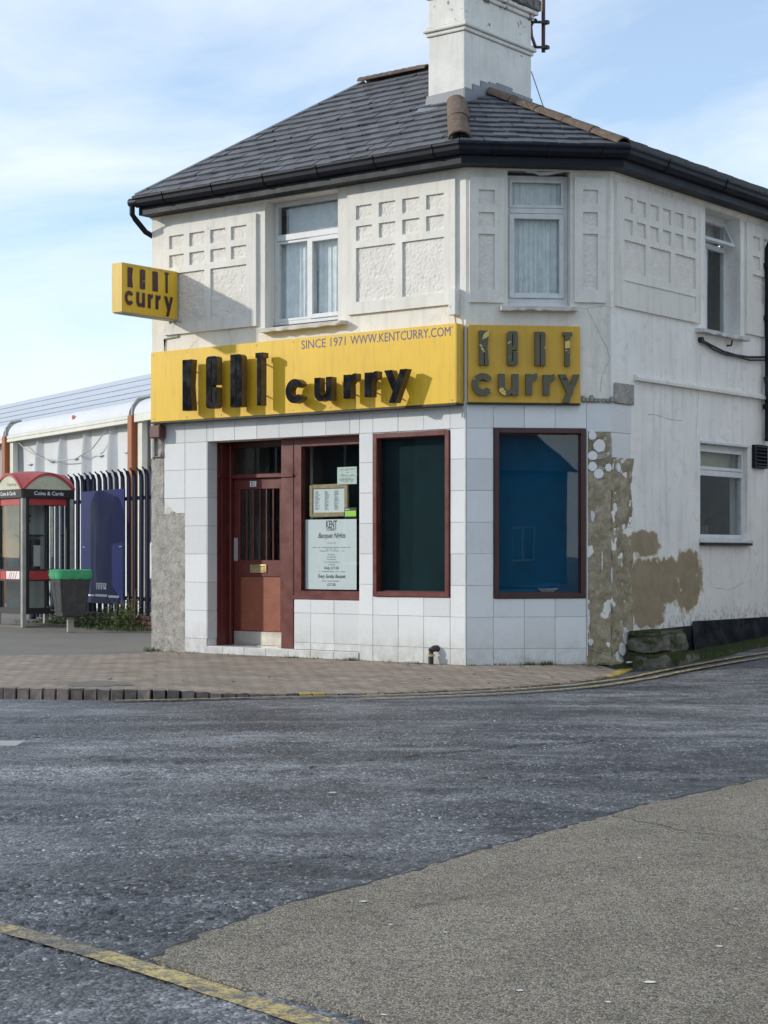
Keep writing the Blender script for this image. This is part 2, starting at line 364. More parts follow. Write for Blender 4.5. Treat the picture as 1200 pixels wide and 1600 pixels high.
def mk_patch():
    m, nt, out = nodes('brown_grey_relaid_asphalt'); b = NB(nt); p = b.pos()
    vo = b.n('ShaderNodeTexVoronoi'); b.l(p, vo.inputs[0]); vo.inputs['Scale'].default_value = 150
    chip = b.n('ShaderNodeSeparateColor'); b.l(vo.outputs['Color'], chip.inputs[0])
    med = b.noise(p, 1.3, 8, .7, .4)
    c = b.mix(b.ramp(med, [(.35, 0), (.65, 1)]), (.16, .139, .102), (.24, .212, .163))
    c = b.mix(1, c, b.maprange(chip.outputs[0], 0, 1, .45, 1.7), 'MULTIPLY')
    c = b.mix(b.ramp(b.noise(p, 38, 6, .75), [(.36, .75), (.47, 0)]), c, (.035, .033, .03))
    c = b.mix(b.ramp(chip.outputs[1], [(.92, 0), (.97, 1)]), c, (.40, .375, .33))
    n = b.noise(p, 8, 8, .7); c = b.mix(b.math('MULTIPLY', b.ramp(n, [(.56, 0), (.7, 1)]), .4), c, (.05, .048, .045))
    h = b.math('ADD', b.math('SUBTRACT', 1, vo.outputs['Distance']), b.math('MULTIPLY', b.noise(p, 210, 3, .6), .5))
    b.bsdf(out, c, .7, h, .7, .008, .35); return m
def mk_paving():
    m, nt, out = nodes('block_paving'); b = NB(nt); p = b.pos()
    q = b.mapping(p, (1, 1, 1), (0, 0, 0), (0, 0, R(37.9)))
    wob = b.n('ShaderNodeTexNoise'); wob.inputs['Scale'].default_value = 1.2; b.l(q, wob.inputs[0])
    br = b.n('ShaderNodeTexBrick'); b.l(q, br.inputs[0]); br.inputs['Scale'].default_value = 1
    br.inputs['Brick Width'].default_value = .21; br.inputs['Row Height'].default_value = .105; br.inputs['Mortar Size'].default_value = .007
    br.inputs['Mortar Smooth'].default_value = .3
    br.inputs['Color1'].default_value = (.27, .218, .172, 1); br.inputs['Color2'].default_value = (.36, .298, .242, 1); br.inputs['Mortar'].default_value = (.10, .085, .07, 1)
    c = b.mix(1, br.outputs[0], b.maprange(b.noise(p, 2.1, 8, .68), .3, .7, .75, 1.25), 'MULTIPLY')
    c = b.mix(b.math('MULTIPLY', b.ramp(b.noise(p, 1.1, 7, .65, .5), [(.5, 0), (.68, 1)]), .5), c, (.27, .23, .19))
    c = b.mix(b.math('MULTIPLY', b.ramp(b.noise(p, 26, 7, .7), [(.55, 0), (.68, 1)]), .45), c, (.085, .075, .06))
    h = b.math('SUBTRACT', b.math('MULTIPLY', b.noise(p, 3, 4, .5), .9), br.outputs['Fac'])
    b.bsdf(out, c, .85, h, .9, .012, .25); return m
def mk_tarmac():
    m, nt, out = nodes('grey_tarmac'); b = NB(nt); p = b.pos()
    c = b.mix(b.noise(p, .9, 7, .65, .3), (.135, .125, .11), (.22, .205, .18))
    c = b.mix(1, c, b.maprange(b.noise(p, 70, 4, .7), .3, .7, .7, 1.3), 'MULTIPLY')
    c = b.mix(b.math('MULTIPLY', b.ramp(b.noise(p, 2.2, 7, .7), [(.55, 0), (.7, 1)]), .4), c, (.08, .085, .055))
    b.bsdf(out, c, .85, b.noise(p, 60, 5, .7), .5, .01, .3); return m
def mk_linepaint():
    m, nt, out = nodes('worn_yellow_line'); b = NB(nt); p = b.pos()
    a = b.noise(p, 14, 9, .75, .3); a2 = b.noise(p, 90, 4, .7)
    c = b.mix(b.noise(p, 6, 5), (.50, .37, .10), (.62, .51, .24))
    f = b.ramp(b.math('ADD', b.math('MULTIPLY', a, .6), b.math('MULTIPLY', a2, .4)), [(.45, 1), (.56, 0)])
    c = b.mix(f, c, (.14, .135, .125))
    b.bsdf(out, c, .75, b.noise(p, 85, 4), .6, .01, .3); return m
M['asphalt'] = mk_asphalt(); M['patch'] = mk_patch(); M['paving'] = mk_paving(); M['tarmac'] = mk_tarmac(); M['line'] = mk_linepaint()
def mk_fadedline():
    m, nt, out = nodes('nearly_gone_yellow_line'); b = NB(nt); p = b.pos()
    a = b.noise(p, 9, 9, .75, .3); a2 = b.noise(p, 80, 4, .7)
    f = b.ramp(b.math('ADD', b.math('MULTIPLY', a, .5), b.math('MULTIPLY', a2, .5)), [(.47, 1), (.6, 0)])
    c = b.mix(f, (.36, .31, .2), (.1, .1, .1))
    b.bsdf(out, c, .75, b.noise(p, 85, 4), .6, .01, .3); return m
M['fadedline'] = mk_fadedline()
M['kerb'] = plain('kerb_brick', (.20, .165, .145), .9, .3, 14, .5, 50, rv=.3, dirt=(.07, .065, .06), dirtamt=.5)
M['kerbyellow'] = plain('yellow_kerb_blip', (.42, .30, .07), .8, .35, 14, .5, 50)
M['housebrick'] = plain('brown_brick_house', (.07, .055, .05), .9, .2, 4, .3, 20)
M['houseroof'] = plain('dark_roof_tile', (.05, .045, .045), .8, .2, 4, .3, 10)
M['whitewall'] = plain('white_render_house', (.72, .70, .66), .85, .06)
M['houserender'] = plain('grey_render_house', (.16, .17, .17), .85, .1)

# ------------------------------------------------------------------ geometry helpers
W = {}
def tag(o, label=None, cat=None, group=None, kind=None):
    if label: o['label'] = label
    if cat: o['category'] = cat
    if group: o['group'] = group
    if kind: o['kind'] = kind
    return o
def put(o, world, parent=None):
    COL.objects.link(o)
    W[o] = world.copy()
    if parent is not None:
        o.parent = parent; o.matrix_parent_inverse = Matrix.Identity(4)
        o.matrix_basis = W[parent].inverted() @ world
    else: o.matrix_basis = world
    return o
def empty(name, world, label=None, cat=None, group=None, parent=None):
    o = bpy.data.objects.new(name, None); o.empty_display_size = .2
    put(o, world, parent); return tag(o, label, cat, group)
I4 = Matrix.Identity(4)
class MB:
    def __init__(s): s.v = []; s.f = []; s.smooth = False
    def add(s, vs, fs):
        k = len(s.v); s.v += [tuple(v) for v in vs]; s.f += [tuple(i+k for i in f) for f in fs]; return s
    def box(s, x0, x1, y0, y1, z0, z1, mtx=None):
        vs = [(x, y, z) for z in (z0, z1) for y in (y0, y1) for x in (x0, x1)]
        if mtx: vs = [mtx @ Vector(v) for v in vs]
        return s.add(vs, [(0, 2, 3, 1), (4, 5, 7, 6), (0, 1, 5, 4), (2, 6, 7, 3), (0, 4, 6, 2), (1, 3, 7, 5)])
    def prism(s, poly, y0, y1, mtx=None, holes=()):
        """polygon in x-z (list of (x,z)) extruded from y0 (front) to y1 (back)"""
        loops = [list(poly)]+[list(h) for h in holes]
        flat = [p for lp in loops for p in lp]; n = len(flat)
        tris = geometry.tessellate_polygon([[Vector((x, z, 0)) for x, z in lp] for lp in loops])
        vs = [(x, y0, z) for x, z in flat]+[(x, y1, z) for x, z in flat]
        fs = []
        for t in tris:
            a, c, d = [flat[i] for i in t]
            cr = (c[0]-a[0])*(d[1]-a[1])-(c[1]-a[1])*(d[0]-a[0])
            t = tuple(t) if cr > 0 else (t[0], t[2], t[1])
            fs.append(t); fs.append((t[0]+n, t[2]+n, t[1]+n))
        k = 0
        for li, lp in enumerate(loops):
            ar = sum(lp[i][0]*lp[(i+1) % len(lp)][1]-lp[(i+1) % len(lp)][0]*lp[i][1] for i in range(len(lp)))
            ccw = (ar > 0) == (li == 0)
            m = len(lp)
            for i in range(m):
                a, c = k+i, k+(i+1) % m
                fs.append((a, a+n, c+n, c) if ccw else (a, c, c+n, a+n))
            k += m
        if mtx: vs = [mtx @ Vector(v) for v in vs]
        return s.add(vs, fs)
    def tube(s, pts, r, seg=8, r2=None, cap=True):
        pts = [Vector(p) for p in pts]; rings = []; n = len(pts)
        for i, p in enumerate(pts):
            d = (pts[min(i+1, n-1)]-pts[max(i-1, 0)]).normalized()
            up = Vector((0, 0, 1)) if abs(d.z) < .95 else Vector((1, 0, 0))
            a = d.cross(up).normalized(); c = a.cross(d).normalized()
            rr = r if r2 is None else r+(r2-r)*i/(n-1)
            rings.append([p+(a*math.cos(t)+c*math.sin(t))*rr for t in [2*math.pi*j/seg for j in range(seg)]])
        vs = [v for rg in rings for v in rg]; fs = []
        for i in range(n-1):
            for j in range(seg):
                a = i*seg+j; c = i*seg+(j+1) % seg; fs.append((a, a+seg, c+seg, c))
        if cap: fs.append(tuple(range(seg))); fs.append(tuple(range((n-1)*seg, n*seg))[::-1])
        s.smooth = True
        return s.add(vs, fs)
    def mesh(s, name, bevel=0.0, seg=1):
        me = bpy.data.meshes.new(name); me.from_pydata(s.v, [], s.f)
        if bevel:
            bm = bmesh.new(); bm.from_mesh(me); bmesh.ops.remove_doubles(bm, verts=bm.verts, dist=1e-5)
            es = [e for e in bm.edges if len(e.link_faces) == 2 and e.calc_face_angle(0) > .5]
            bmesh.ops.bevel(bm, geom=es, offset=bevel, segments=seg, affect='EDGES', profile=.5); bm.to_mesh(me); bm.free()
        if s.smooth:
            for p in me.polygons: p.use_smooth = True
            bm = bmesh.new(); bm.from_mesh(me)
            for e in bm.edges:
                if len(e.link_faces) == 2 and e.calc_face_angle(0) > .7: e.smooth = False
            bm.to_mesh(me); bm.free()
        return me
    def build(s, name, mat, parent=None, world=I4, bevel=0.0, seg=1, label=None, cat=None, group=None, kind=None):
        me = s.mesh(name, bevel, seg); me.materials.append(mat)
        o = bpy.data.objects.new(name, me); put(o, world, parent)
        return tag(o, label, cat, group, kind)
def obj_from(me, name, parent, world):
    o = bpy.data.objects.new(name, me); return put(o, world, parent)
def T(x, y, z): return Matrix.Translation((x, y, z))
def rect(x0, x1, z0, z1): return [(x0, z0), (x1, z0), (x1, z1), (x0, z1)]

def holed(x0, x1, z0, z1, holes, y0, y1):
    """slab with rectangular openings, one clean mesh"""
    xs = sorted({x0, x1, *[h[0] for h in holes], *[h[1] for h in holes]}); zs = sorted({z0, z1, *[h[2] for h in holes], *[h[3] for h in holes]})
    xs = [x for x in xs if x0-1e-6 <= x <= x1+1e-6]; zs = [z for z in zs if z0-1e-6 <= z <= z1+1e-6]
    nx, nz = len(xs)-1, len(zs)-1
    def solid(i, j):
        if not (0 <= i < nx and 0 <= j < nz): return False
        cx, cz = (xs[i]+xs[i+1])/2, (zs[j]+zs[j+1])/2
        return not any(h[0] < cx < h[1] and h[2] < cz < h[3] for h in holes)
    m = MB(); k = (nx+1)*(nz+1)
    m.v = [(x, y0, z) for z in zs for x in xs]+[(x, y1, z) for z in zs for x in xs]
    def vi(i, j, b=0): return j*(nx+1)+i+b*k
    for j in range(nz):
        for i in range(nx):
            if not solid(i, j): continue
            m.f.append((vi(i, j), vi(i+1, j), vi(i+1, j+1), vi(i, j+1)))
            m.f.append((vi(i, j, 1), vi(i, j+1, 1), vi(i+1, j+1, 1), vi(i+1, j, 1)))
            if not solid(i-1, j): m.f.append((vi(i, j), vi(i, j+1), vi(i, j+1, 1), vi(i, j, 1)))
            if not solid(i+1, j): m.f.append((vi(i+1, j), vi(i+1, j, 1), vi(i+1, j+1, 1), vi(i+1, j+1)))
            if not solid(i, j-1): m.f.append((vi(i, j), vi(i, j, 1), vi(i+1, j, 1), vi(i+1, j)))
            if not solid(i, j+1): m.f.append((vi(i, j+1), vi(i+1, j+1), vi(i+1, j+1, 1), vi(i, j+1, 1)))
    return m
def text_mesh(txt, h, bold=0.0, extrude=0.0, shear=0.0, xs=1.0, align='LEFT'):
    """flat lettering standing in the x-z plane, cap height about h"""
    cu = bpy.data.curves.new('t', 'FONT'); cu.body = txt; cu.size = h/.72; cu.offset = bold; cu.extrude = extrude; cu.shear = shear
    cu.align_x = align; cu.resolution_u = 3
    o = bpy.data.objects.new('t', cu); COL.objects.link(o)
    dg = bpy.context.evaluated_depsgraph_get(); me = bpy.data.meshes.new_from_object(o.evaluated_get(dg))
    bpy.data.objects.remove(o); bpy.data.curves.remove(cu)
    me.transform(Matrix.Rotation(R(90), 4, 'X') @ Matrix.Diagonal((xs, 1, 1, 1)))
    return me
def lettering(name, txt, h, mat, parent, world, **k):
    me = text_mesh(txt, h, **k); me.materials.clear(); me.materials.append(mat); me.name = name
    return obj_from(me, name, parent, world)
def wobbly_grid(x0, x1, z0, z1, y, step, amp, sc, seed=0, keep=None, edge=True):
    """grid in x-z whose y is pushed about by noise: real lumps for old render"""
    nx = max(2, int((x1-x0)/step)); nz = max(2, int((z1-z0)/step)); m = MB()
    for j in range(nz+1):
        for i in range(nx+1):
            x = x0+(x1-x0)*i/nx; z = z0+(z1-z0)*j/nz
            a = noise.fractal(Vector((x*sc+seed, z*sc, seed*1.7)), 1, 2, 3)
            m.v.append((x, y-amp*(a+.2), z))
    for j in range(nz):
        for i in range(nx):
            cx = x0+(x1-x0)*(i+.5)/nx; cz = z0+(z1-z0)*(j+.5)/nz
            if keep and not keep(cx, cz): continue
            a = j*(nx+1)+i; m.f.append((a, a+1, a+nx+2, a+nx+1))
    m.smooth = True
    return m

# ------------------------------------------------------------------ ground
def span(a, b, n): return [a+(b-a)*i/n for i in range(n+1)]
def build_road():
    xs = [-900, -300, -100, -40, -15]+span(-8, 14, 44)+[18, 25, 40, 100, 300, 900]
    ys = [-900, -300, -100, -30, -8]+span(0, 40, 60)+[45, 60, 100, 300, 900]
    m = MB(); m.smooth = True
    for y in ys:
        for x in xs: m.v.append((x, y, road_z(x, y)-.0015*max(0, 0)))
    nx = len(xs)
    for j in range(len(ys)-1):
        for i in range(nx-1):
            a = j*nx+i; m.f.append((a, a+1, a+nx+1, a+nx))
    m.build('road', M['asphalt'], kind='structure')
build_road()
def build_chippings():
    """the near carriageway with its real relief: worn chippings, shallow pits, ravelled patches"""
    NZ = noise.noise; us = span(-.32, .32, 300); y = 4.2; ys = []
    while y < 15.6: ys.append(y); y += .0085+.0011*(y-4.2)
    m = MB(); m.smooth = True; V = m.v
    for y in ys:
        fy = sstep(15.5, 13.2, y)*sstep(4.2, 4.5, y)
        for u in us:
            x = u*y; e = fy*sstep(.32, .30, abs(u))
            if x > 1.0: e *= 1-sstep(11.5, 14, y)*sstep(1, 2.5, x)
            rav = sstep(.05, .4, NZ(Vector((x*.55+9, y*1.1, 3))))
            d = .0042*NZ(Vector((x*47, y*47, 0)))+.0032*NZ(Vector((x*23, y*23, 5)))+.004*NZ(Vector((x*3, y*3, 1)))
            pit = NZ(Vector((x*15, y*19, 8)))
            if pit > .25: d -= (pit-.25)*(.012+.03*rav)
            d = max(-.011, d*(1+.7*rav))
            V.append((x, y, road_z(x, y)+e*(.0125+d)-.0005*(1-e)))
    n = len(us)
    for j in range(len(ys)-1):
        for i in range(n-1): a = j*n+i; m.f.append((a, a+1, a+n+1, a+n))
    me = bpy.data.meshes.new('road_chippings'); me.from_pydata(m.v, [], m.f)
    me.polygons.foreach_set('use_smooth', [True]*len(me.polygons)); me.materials.append(M['asphalt'])
    tag(put(bpy.data.objects.new('road_chippings', me), I4), kind='structure')
build_chippings()
def ribbon(pts, w, lift, ragged=0.0):
    """strip of width w laid on the road along pts"""
    m = MB(); n = len(pts)
    for i, p in enumerate(pts):
        d = (pts[min(i+1, n-1)]-pts[max(i-1, 0)]); d.z = 0; d.normalize(); s = Vector((-d.y, d.x, 0))
        for q in (p+s*(w/2+random.uniform(-1, 1)*ragged), p-s*(w/2+random.uniform(-1, 1)*ragged)):
            m.v.append((q.x, q.y, road_z(q.x, q.y)+lift))
    for i in range(n-1): m.f.append((2*i, 2*i+1, 2*i+3, 2*i+2))
    return m
def resample(pts, step):
    out = [pts[0]]
    for a, b in zip(pts, pts[1:]):
        k = max(1, int((b-a).length/step))
        out += [a.lerp(b, i/k) for i in range(1, k+1)]
    return out
# relaid strip of browner asphalt in the foreground, its edge a ragged diagonal joint
edge_px = [(1320, 1190), (1200, 1220), (1000, 1265), (860, 1305), (740, 1338), (640, 1370), (540, 1397), (440, 1422), (380, 1445), (310, 1470), (235, 1508)]
ep = resample([gnd(x, y, -.09) for x, y in edge_px], .06)
ep = [p+Vector((random.uniform(-.012, .012), random.uniform(-.02, .02), 0)) for p in ep]
lowp = [gnd(235, 1512, -.09), gnd(375, 1552, -.09), gnd(565, 1597, -.09), gnd(720, 1680, -.09), Vector((.4, 2.0, -.09)), Vector((.4, -3, -.09)), Vector((9, -3, -.09)), Vector((9, 8, -.09)), gnd(1500, 1150, -.09)]
def build_patch():
    poly = ep+lowp[1:]
    tr = geometry.tessellate_polygon([[Vector((p.x, p.y, 0)) for p in poly]])
    m = MB(); m.v = [(p.x, p.y, -.0705) for p in poly]; m.f = []
    for t in tr:
        a, b_, c = [poly[i] for i in t]
        m.f.append(tuple(t) if (b_-a).cross(c-a).z > 0 else (t[0], t[2], t[1]))
    n = len(poly); m.v += [(p.x, p.y, -.1) for p in poly]
    for i in range(n): j = (i+1) % n; m.f.append((i, j, j+n, i+n))
    m.build('relaid_road_surface', M['patch'], kind='structure')
build_patch()
ribbon(ep, .016, .0203, .012).build('road_joint', M['cable'], kind='structure')
cr = MB()
def crack_line(a, b_, w, z, jit=.02):
    p = [gnd(*a, z), gnd(*b_, z)]; p = resample(p, .05)
    p = [q+Vector((random.uniform(-jit, jit), random.uniform(-jit, jit), 0)) for q in p]
    k = len(cr.v); n = len(p)
    for i, q in enumerate(p):
        d = (p[min(i+1, n-1)]-p[max(i-1, 0)]).normalized(); s = Vector((-d.y, d.x, 0))*w*random.uniform(.2, 1)
        cr.v += [tuple(q+s+Vector((0, 0, .003))), tuple(q-s+Vector((0, 0, .003)))]
    for i in range(n-1): cr.f.append((k+2*i, k+2*i+1, k+2*i+3, k+2*i+2))
crack_line((650, 1418), (735, 1400), .004, -.0695)
crack_line((955, 1275), (1090, 1302), .006, -.0695); crack_line((1090, 1302), (1260, 1318), .005, -.0695)
crack_line((840, 1163), (1060, 1150), .012, -.075, .03); crack_line((600, 1185), (840, 1163), .012, -.075, .04)
crack_line((420, 1208), (600, 1185), .010, -.075, .05)
crack_line((0, 1122), (480, 1108), .012, -.088, .02)
cr.build('road_cracks', M['cable'], kind='structure')
# pale gum spots and chips on the foreground surface
gm = MB()
for (x, y, r) in [(1015, 1534, .016), (568, 1408, .012), (1124, 1478, .010), (610, 1444, .007), (696, 1456, .007), (812, 1547, .009), (718, 1297, .014), (1000, 1340, .008), (520, 1238, .02), (1150, 1420, .007), (950, 1565, .008), (600, 1585, .008)]:
    c = gnd(x, y, -.066); k = 8
    gm.add([(c.x+r*1.3*math.cos(t)*random.uniform(.7, 1.1), c.y+r*math.sin(t)*random.uniform(.7, 1.1), c.z) for t in [2*math.pi*i/k for i in range(k)]], [tuple(range(k))])
gm.build('gum_spots', M['whitevinyl'], kind='structure')
# yellow lines
def line_thing(pts_px, w, mat, label, group=None, smooth=0):
    pts = resample([gnd_road(x, y) for x, y in pts_px], .05)
    for _ in range(smooth):
        pts = [pts[0]]+[(pts[i-1]+pts[i]*2+pts[i+1])/4 for i in range(1, len(pts)-1)]+[pts[-1]]
    o = ribbon(pts, w, .0178, .004).build('yellow_road_line', mat, kind='structure'); o['label'] = label
line_thing([(-120, 1420), (-10, 1454), (20, 1462)], .10, M['line'], 'short worn yellow road dash at the left edge')
line_thing([(20, 1462), (80, 1478), (150, 1498)], .10, M['fadedline'], 'almost worn away piece of yellow road line')
line_thing([(150, 1498), (270, 1534), (400, 1576), (540, 1622), (700, 1680)], .10, M['line'], 'broad worn yellow dash in the near foreground')
line_thing([(180, 1097), (270, 1096), (450, 1091), (600, 1089), (700, 1085), (800, 1080), (900, 1072), (960, 1064), (1000, 1057), (1050, 1047), (1100, 1038), (1150, 1029), (1200, 1021), (1300, 1008)], .07, M['line'], 'inner of the two yellow lines round the corner', smooth=40)
line_thing([(560, 1094), (700, 1090), (800, 1085), (900, 1078), (960, 1071), (1000, 1064), (1050, 1054), (1100, 1045), (1150, 1036), (1200, 1028), (1300, 1015)], .07, M['line'], 'outer of the two yellow lines round the corner', smooth=40)
# manhole-like iron cover at far left
mh = gnd(5, 1162, -.078)
MB().box(-.18, .12, -.16, .16, 0, .004).build('iron_cover', M['greymetal'], world=T(mh.x, mh.y, mh.z), label='small iron cover in the road at the left edge', cat='road cover')

# pavement: brick paving to the kerb, tarmac behind it
kerbL = [(-60, 16.0, 0), (-8, 16.05, 0), (-3.41, 16.12, 0), (-2.6, 16.0, 0), (-2.1, 15.96, -.004), (-1.75, 16.0, -.02), (-1.4, 16.12, -.05), (-.87, 16.37, -.07), (-.4, 16.43, -.075), (0, 16.55, -.078), (.6, 16.92, -.078), (1.22, 17.32, -.078), (1.91, 18.02, -.075), (2.25, 18.6, -.07), (2.5, 19.2, -.06), (2.68, 19.75, -.045), (2.8, 20.0, -.03)]
innerL = [(-60, 22.2), (-8, 20.6), (-3.3, 21.6), (-2.95, 21.9), (-2.75, 22.4), (-2.3, 22.1), (-1.6, 21.55), (-.87, 21), (-.4, 20.6), (0, 20.3), (.6, 19.85), (.9, 19.7), (1.5, 19.75), (1.9, 19.8), (2.2, 19.85), (2.5, 19.9), (2.6, 20.1)]
pav = MB(); pav.smooth = True; NR = 8
for (kx, ky, kz), (ix, iy) in zip(kerbL, innerL):
    for r in range(NR+1):
        t = r/NR; pav.v.append((kx+(ix-kx)*t, ky+(iy-ky)*t, kz*(1-sstep(0, .8, t))+.004))
for i in range(len(kerbL)-1):
    for r in range(NR):
        a = i*(NR+1)+r; pav.f.append((a, a+NR+1, a+NR+2, a+1))
pavement = pav.build('pavement', M['paving'], kind='structure')
tm = MB().add([(-60, 16.6, 0), (-8, 16.6, 0), (-3, 18.5, 0), (-2.2, 20.5, 0), (-2.0, 22, 0), (3, 26, 0), (10, 50, 0), (-60, 50, 0)], [tuple(range(8))])
tm.build('tarmac_path', M['tarmac'], kind='structure')
# kerb bricks set on edge, each its own piece
kp = resample([Vector(p) for p in kerbL[1:]], .02)
acc = 0; last = kp[0]; spots = []
for a, b_ in zip(kp, kp[1:]):
    acc += (b_-a).length
    if acc >= .105:
        acc = 0; spots.append((a.lerp(b_, .5), (b_-a).normalized()))
kb_me = None
kbl = []
for v in range(4):
    random.seed(40+v); m = MB().box(-.052, .052, -.05, .06, -.14, .006); me = m.mesh('kerb_brick', .007, 2)
    for vv in me.vertices: vv.co += Vector((random.uniform(-.004, .004), random.uniform(-.006, .006), random.uniform(-.005, .005)))
    me.materials.append(M['kerb']); kbl.append(me)
yb_me = kbl[0].copy(); yb_me.materials.clear(); yb_me.materials.append(M['kerbyellow'])
cnt = 0
for i, (p, d) in enumerate(spots):
    if p.x < -3.9: continue
    px = 600+p.x/p.y*FPX
    yel = 458 < px < 478 or 492 < px < 512 or 945 < px < 985
    o = obj_from(yb_me if yel else kbl[i % 4], 'kerb_brick', pavement, T(p.x, p.y, p.z+random.uniform(-.004, .004)) @ Matrix.Rotation(math.atan2(d.y, d.x)+random.uniform(-.05, .05), 4, 'Z') @ Matrix.Rotation(random.uniform(-.04, .04), 4, 'X'))
    cnt += 1
# long plain kerb beyond the frame
MB().box(-60, -3.98, 16.0, 16.12, -.14, .003).build('kerb_stone', M['kerb'], pavement)
# patched square in the paving
pp = [gnd(205+x, 1000+y, .006) for x, y in ((-100, 68), (-60, 63), (-5, 65), (5, 70), (-60, 73), (-98, 72))]
MB().add([tuple(p) for p in pp], [tuple(range(len(pp)))]).build('tarmac_patch', M['tarmac'], pavement)
# mossy verge along the side street wall
vg = MB(); vg.smooth = True
for i in range(40):
    s = -.1+i*.25
    for (off, dz) in ((.25, .06), (-.08, .05), (-.25, .03), (-.42+.06*math.sin(s*3), .004), (-.55, -.03)):
        p = H @ Vector((s, off*(1 if s > .3 else .35), 0)); vg.v.append((p.x, p.y, road_z(p.x, p.y)+dz+.012*noise.noise(Vector((s*4, off*9, 0)))))
for i in range(39):
    for j in range(4):
        a = i*5+j; vg.f.append((a, a+1, a+6, a+5))
vg.build('verge', M['moss'], kind='structure')

# ------------------------------------------------------------------ the corner building
TOP = 5.42; XL = hx(F, 237.5); SW = 9.0; STEP = 2.83
shop = empty('corner_shop', F, 'two storey cream corner shop with slate roof and yellow signs', 'building')
fx = lambda p, off=0.0: hx(F, p, off)
gx = lambda p, off=0.0: hx(G, p, off)
sx = lambda p, off=0.0: hx(H, p, off)
fz = lambda px, py, off=0.0: hit(F, px, py, off)[1]
gz = lambda px, py, off=0.0: hit(G, px, py, off)[1]
sz = lambda px, py, off=0.0: hit(H, px, py, off)[1]
# openings
UF = (fx(414), fx(528), fz(470, 507)-.02, fz(528, 296))         # upper front window
REC = (fx(324), fx(561.5), .09, 2.55)                            # recessed entrance and first shop window
W2 = (fx(584), fx(704), fz(704, 934), fz(704, 671.5))            # second shop window
UG = (gx(793), gx(891), gz(840, 478), gz(840, 264))
W3 = (gx(771), gx(915), gz(843, 935), gz(843, 669))
UH = (sx(1102), sx(1157), sz(1130, 522), sz(1102, 324))
W4 = (sx(1094), sx(1168), sz(1094, 848), sz(1094, 692.5))
w_f = holed(XL, 0, 0, TOP, [UF, REC, W2], 0, .24).build('wall', M['stucco'], shop, F, label='sunlit street front wall')
w_g = holed(0, CW, 0, TOP, [UG, W3], 0, .24).build('wall', M['stucco'], shop, G, label='narrow splayed corner wall')
w_h = holed(0, SW, -.1, TOP, [UH, W4], 0, .24).build('wall', M['stucco_side'], shop, H, label='shaded side wall with peeling paint')
# left return and rear walls close the block
MB().box(XL, XL+.24, .245, 5.5, 0, TOP).build('wall', M['stucco'], shop, F)
MB().box(-.02, SW, 4.2, 4.44, 0, TOP).build('wall', M['stucco'], shop, H, label='plain rear wall')
MB().box(XL+.25, -.3, .3, 5.3, 2.86, 2.98).build('floor_slab', M['darkroom'], shop, F)
MB().box(XL+.25, -.3, 1.9, 2.0, .02, 2.85).build('partition', M['darkroom'], shop, F)
MB().box(.1, SW, 1.5, 1.6, .02, TOP-.05).build('partition', M['darkroom'], shop, H)
MB().box(XL+.25, -.3, 1.0, 1.1, 3.0, TOP-.05).build('partition', M['darkroom'], shop, F)
MB().box(.1, CW-.1, .75, .8, .1, TOP-.05).build('partition', M['darkroom'], shop, G)

# --- wall tiles
TCACHE = {}
def tile(fr, wall, x0, x1, z0, z1, y=-.012, th=.011, mat=None):
    g = .0017; w = round(x1-x0-2*g, 3); h = round(z1-z0-2*g, 3)
    if w < .01 or h < .01: return
    key = (w, h, th)
    if key not in TCACHE:
        me = MB().box(-w/2, w/2, 0, th, -h/2, h/2).mesh('tile', .0025); me.materials.append(M['tile']); TCACHE[key] = me
    obj_from(TCACHE[key], 'tile', wall, fr @ T((x0+x1)/2, y+random.uniform(-.0012, .0012), (z0+z1)/2) @ Matrix.Rotation(random.uniform(-.0025, .0025), 4, 'Y') @ Matrix.Rotation(random.uniform(-.004, .004), 4, 'Z') @ Matrix.Rotation(random.uniform(-.003, .003), 4, 'X'))
ROWS = [.004, .18, .52, .86, 1.20, 1.54, 1.88, 2.22, 2.55, STEP]
def tiles(fr, wall, cols, rows, y=-.012):
    for a, b_ in zip(cols, cols[1:]):
        for c, d in zip(rows, rows[1:]): tile(fr, wall, a, b_, c, d, y)
# mortar bed behind the tiles
MB().box(XL+.02, -.004, -.002, .02, .003, STEP-.003)
cA, cB, cC = fx(257.5), fx(290), fx(324.2)
tiles(F, w_f, [cB, cC], ROWS)
tiles(F, w_f, [cA, cB], ROWS[6:])
cols_l = [cC]+[fx(p) for p in (334.5, 367.5, 402, 437, 474, 510, 547.5, 562.5)]
tiles(F, w_f, cols_l, [2.55, STEP])
p1, p2 = fx(562.5), fx(583.6)
tiles(F, w_f, [p1, p2], ROWS)
cols_w = [p2, fx(623), fx(663), fx(704.3)]
tiles(F, w_f, cols_w, ROWS[:3]+[W2[2]]); tiles(F, w_f, cols_w, [2.55, STEP])
tiles(F, w_f, [fx(704.3), -.006], ROWS)
cols_g = [.004, gx(770.5), gx(819), gx(867), gx(916)]
tiles(G, w_g, cols_g[:2], ROWS)
tiles(G, w_g, cols_g[1:], ROWS[:3]+[W3[2]]); tiles(G, w_g, cols_g[1:], [2.555, STEP])
tile(G, w_g, gx(916), CW+.008, 2.52, STEP)
tile(H, w_h, -.008, sx(985), 2.52, STEP)
# broken tile left on the return
MB().prism([(.02, 2.24), (.05, 2.2), (.09, 2.25), (.13, 2.19), (sx(984), 2.2), (sx(984), 2.515), (-.004, 2.515), (-.004, 2.46), (.016, 2.40), (.006, 2.33)], -.012, -.001).build('tile', M['tile'], w_h, H, label='broken white tile on the corner')
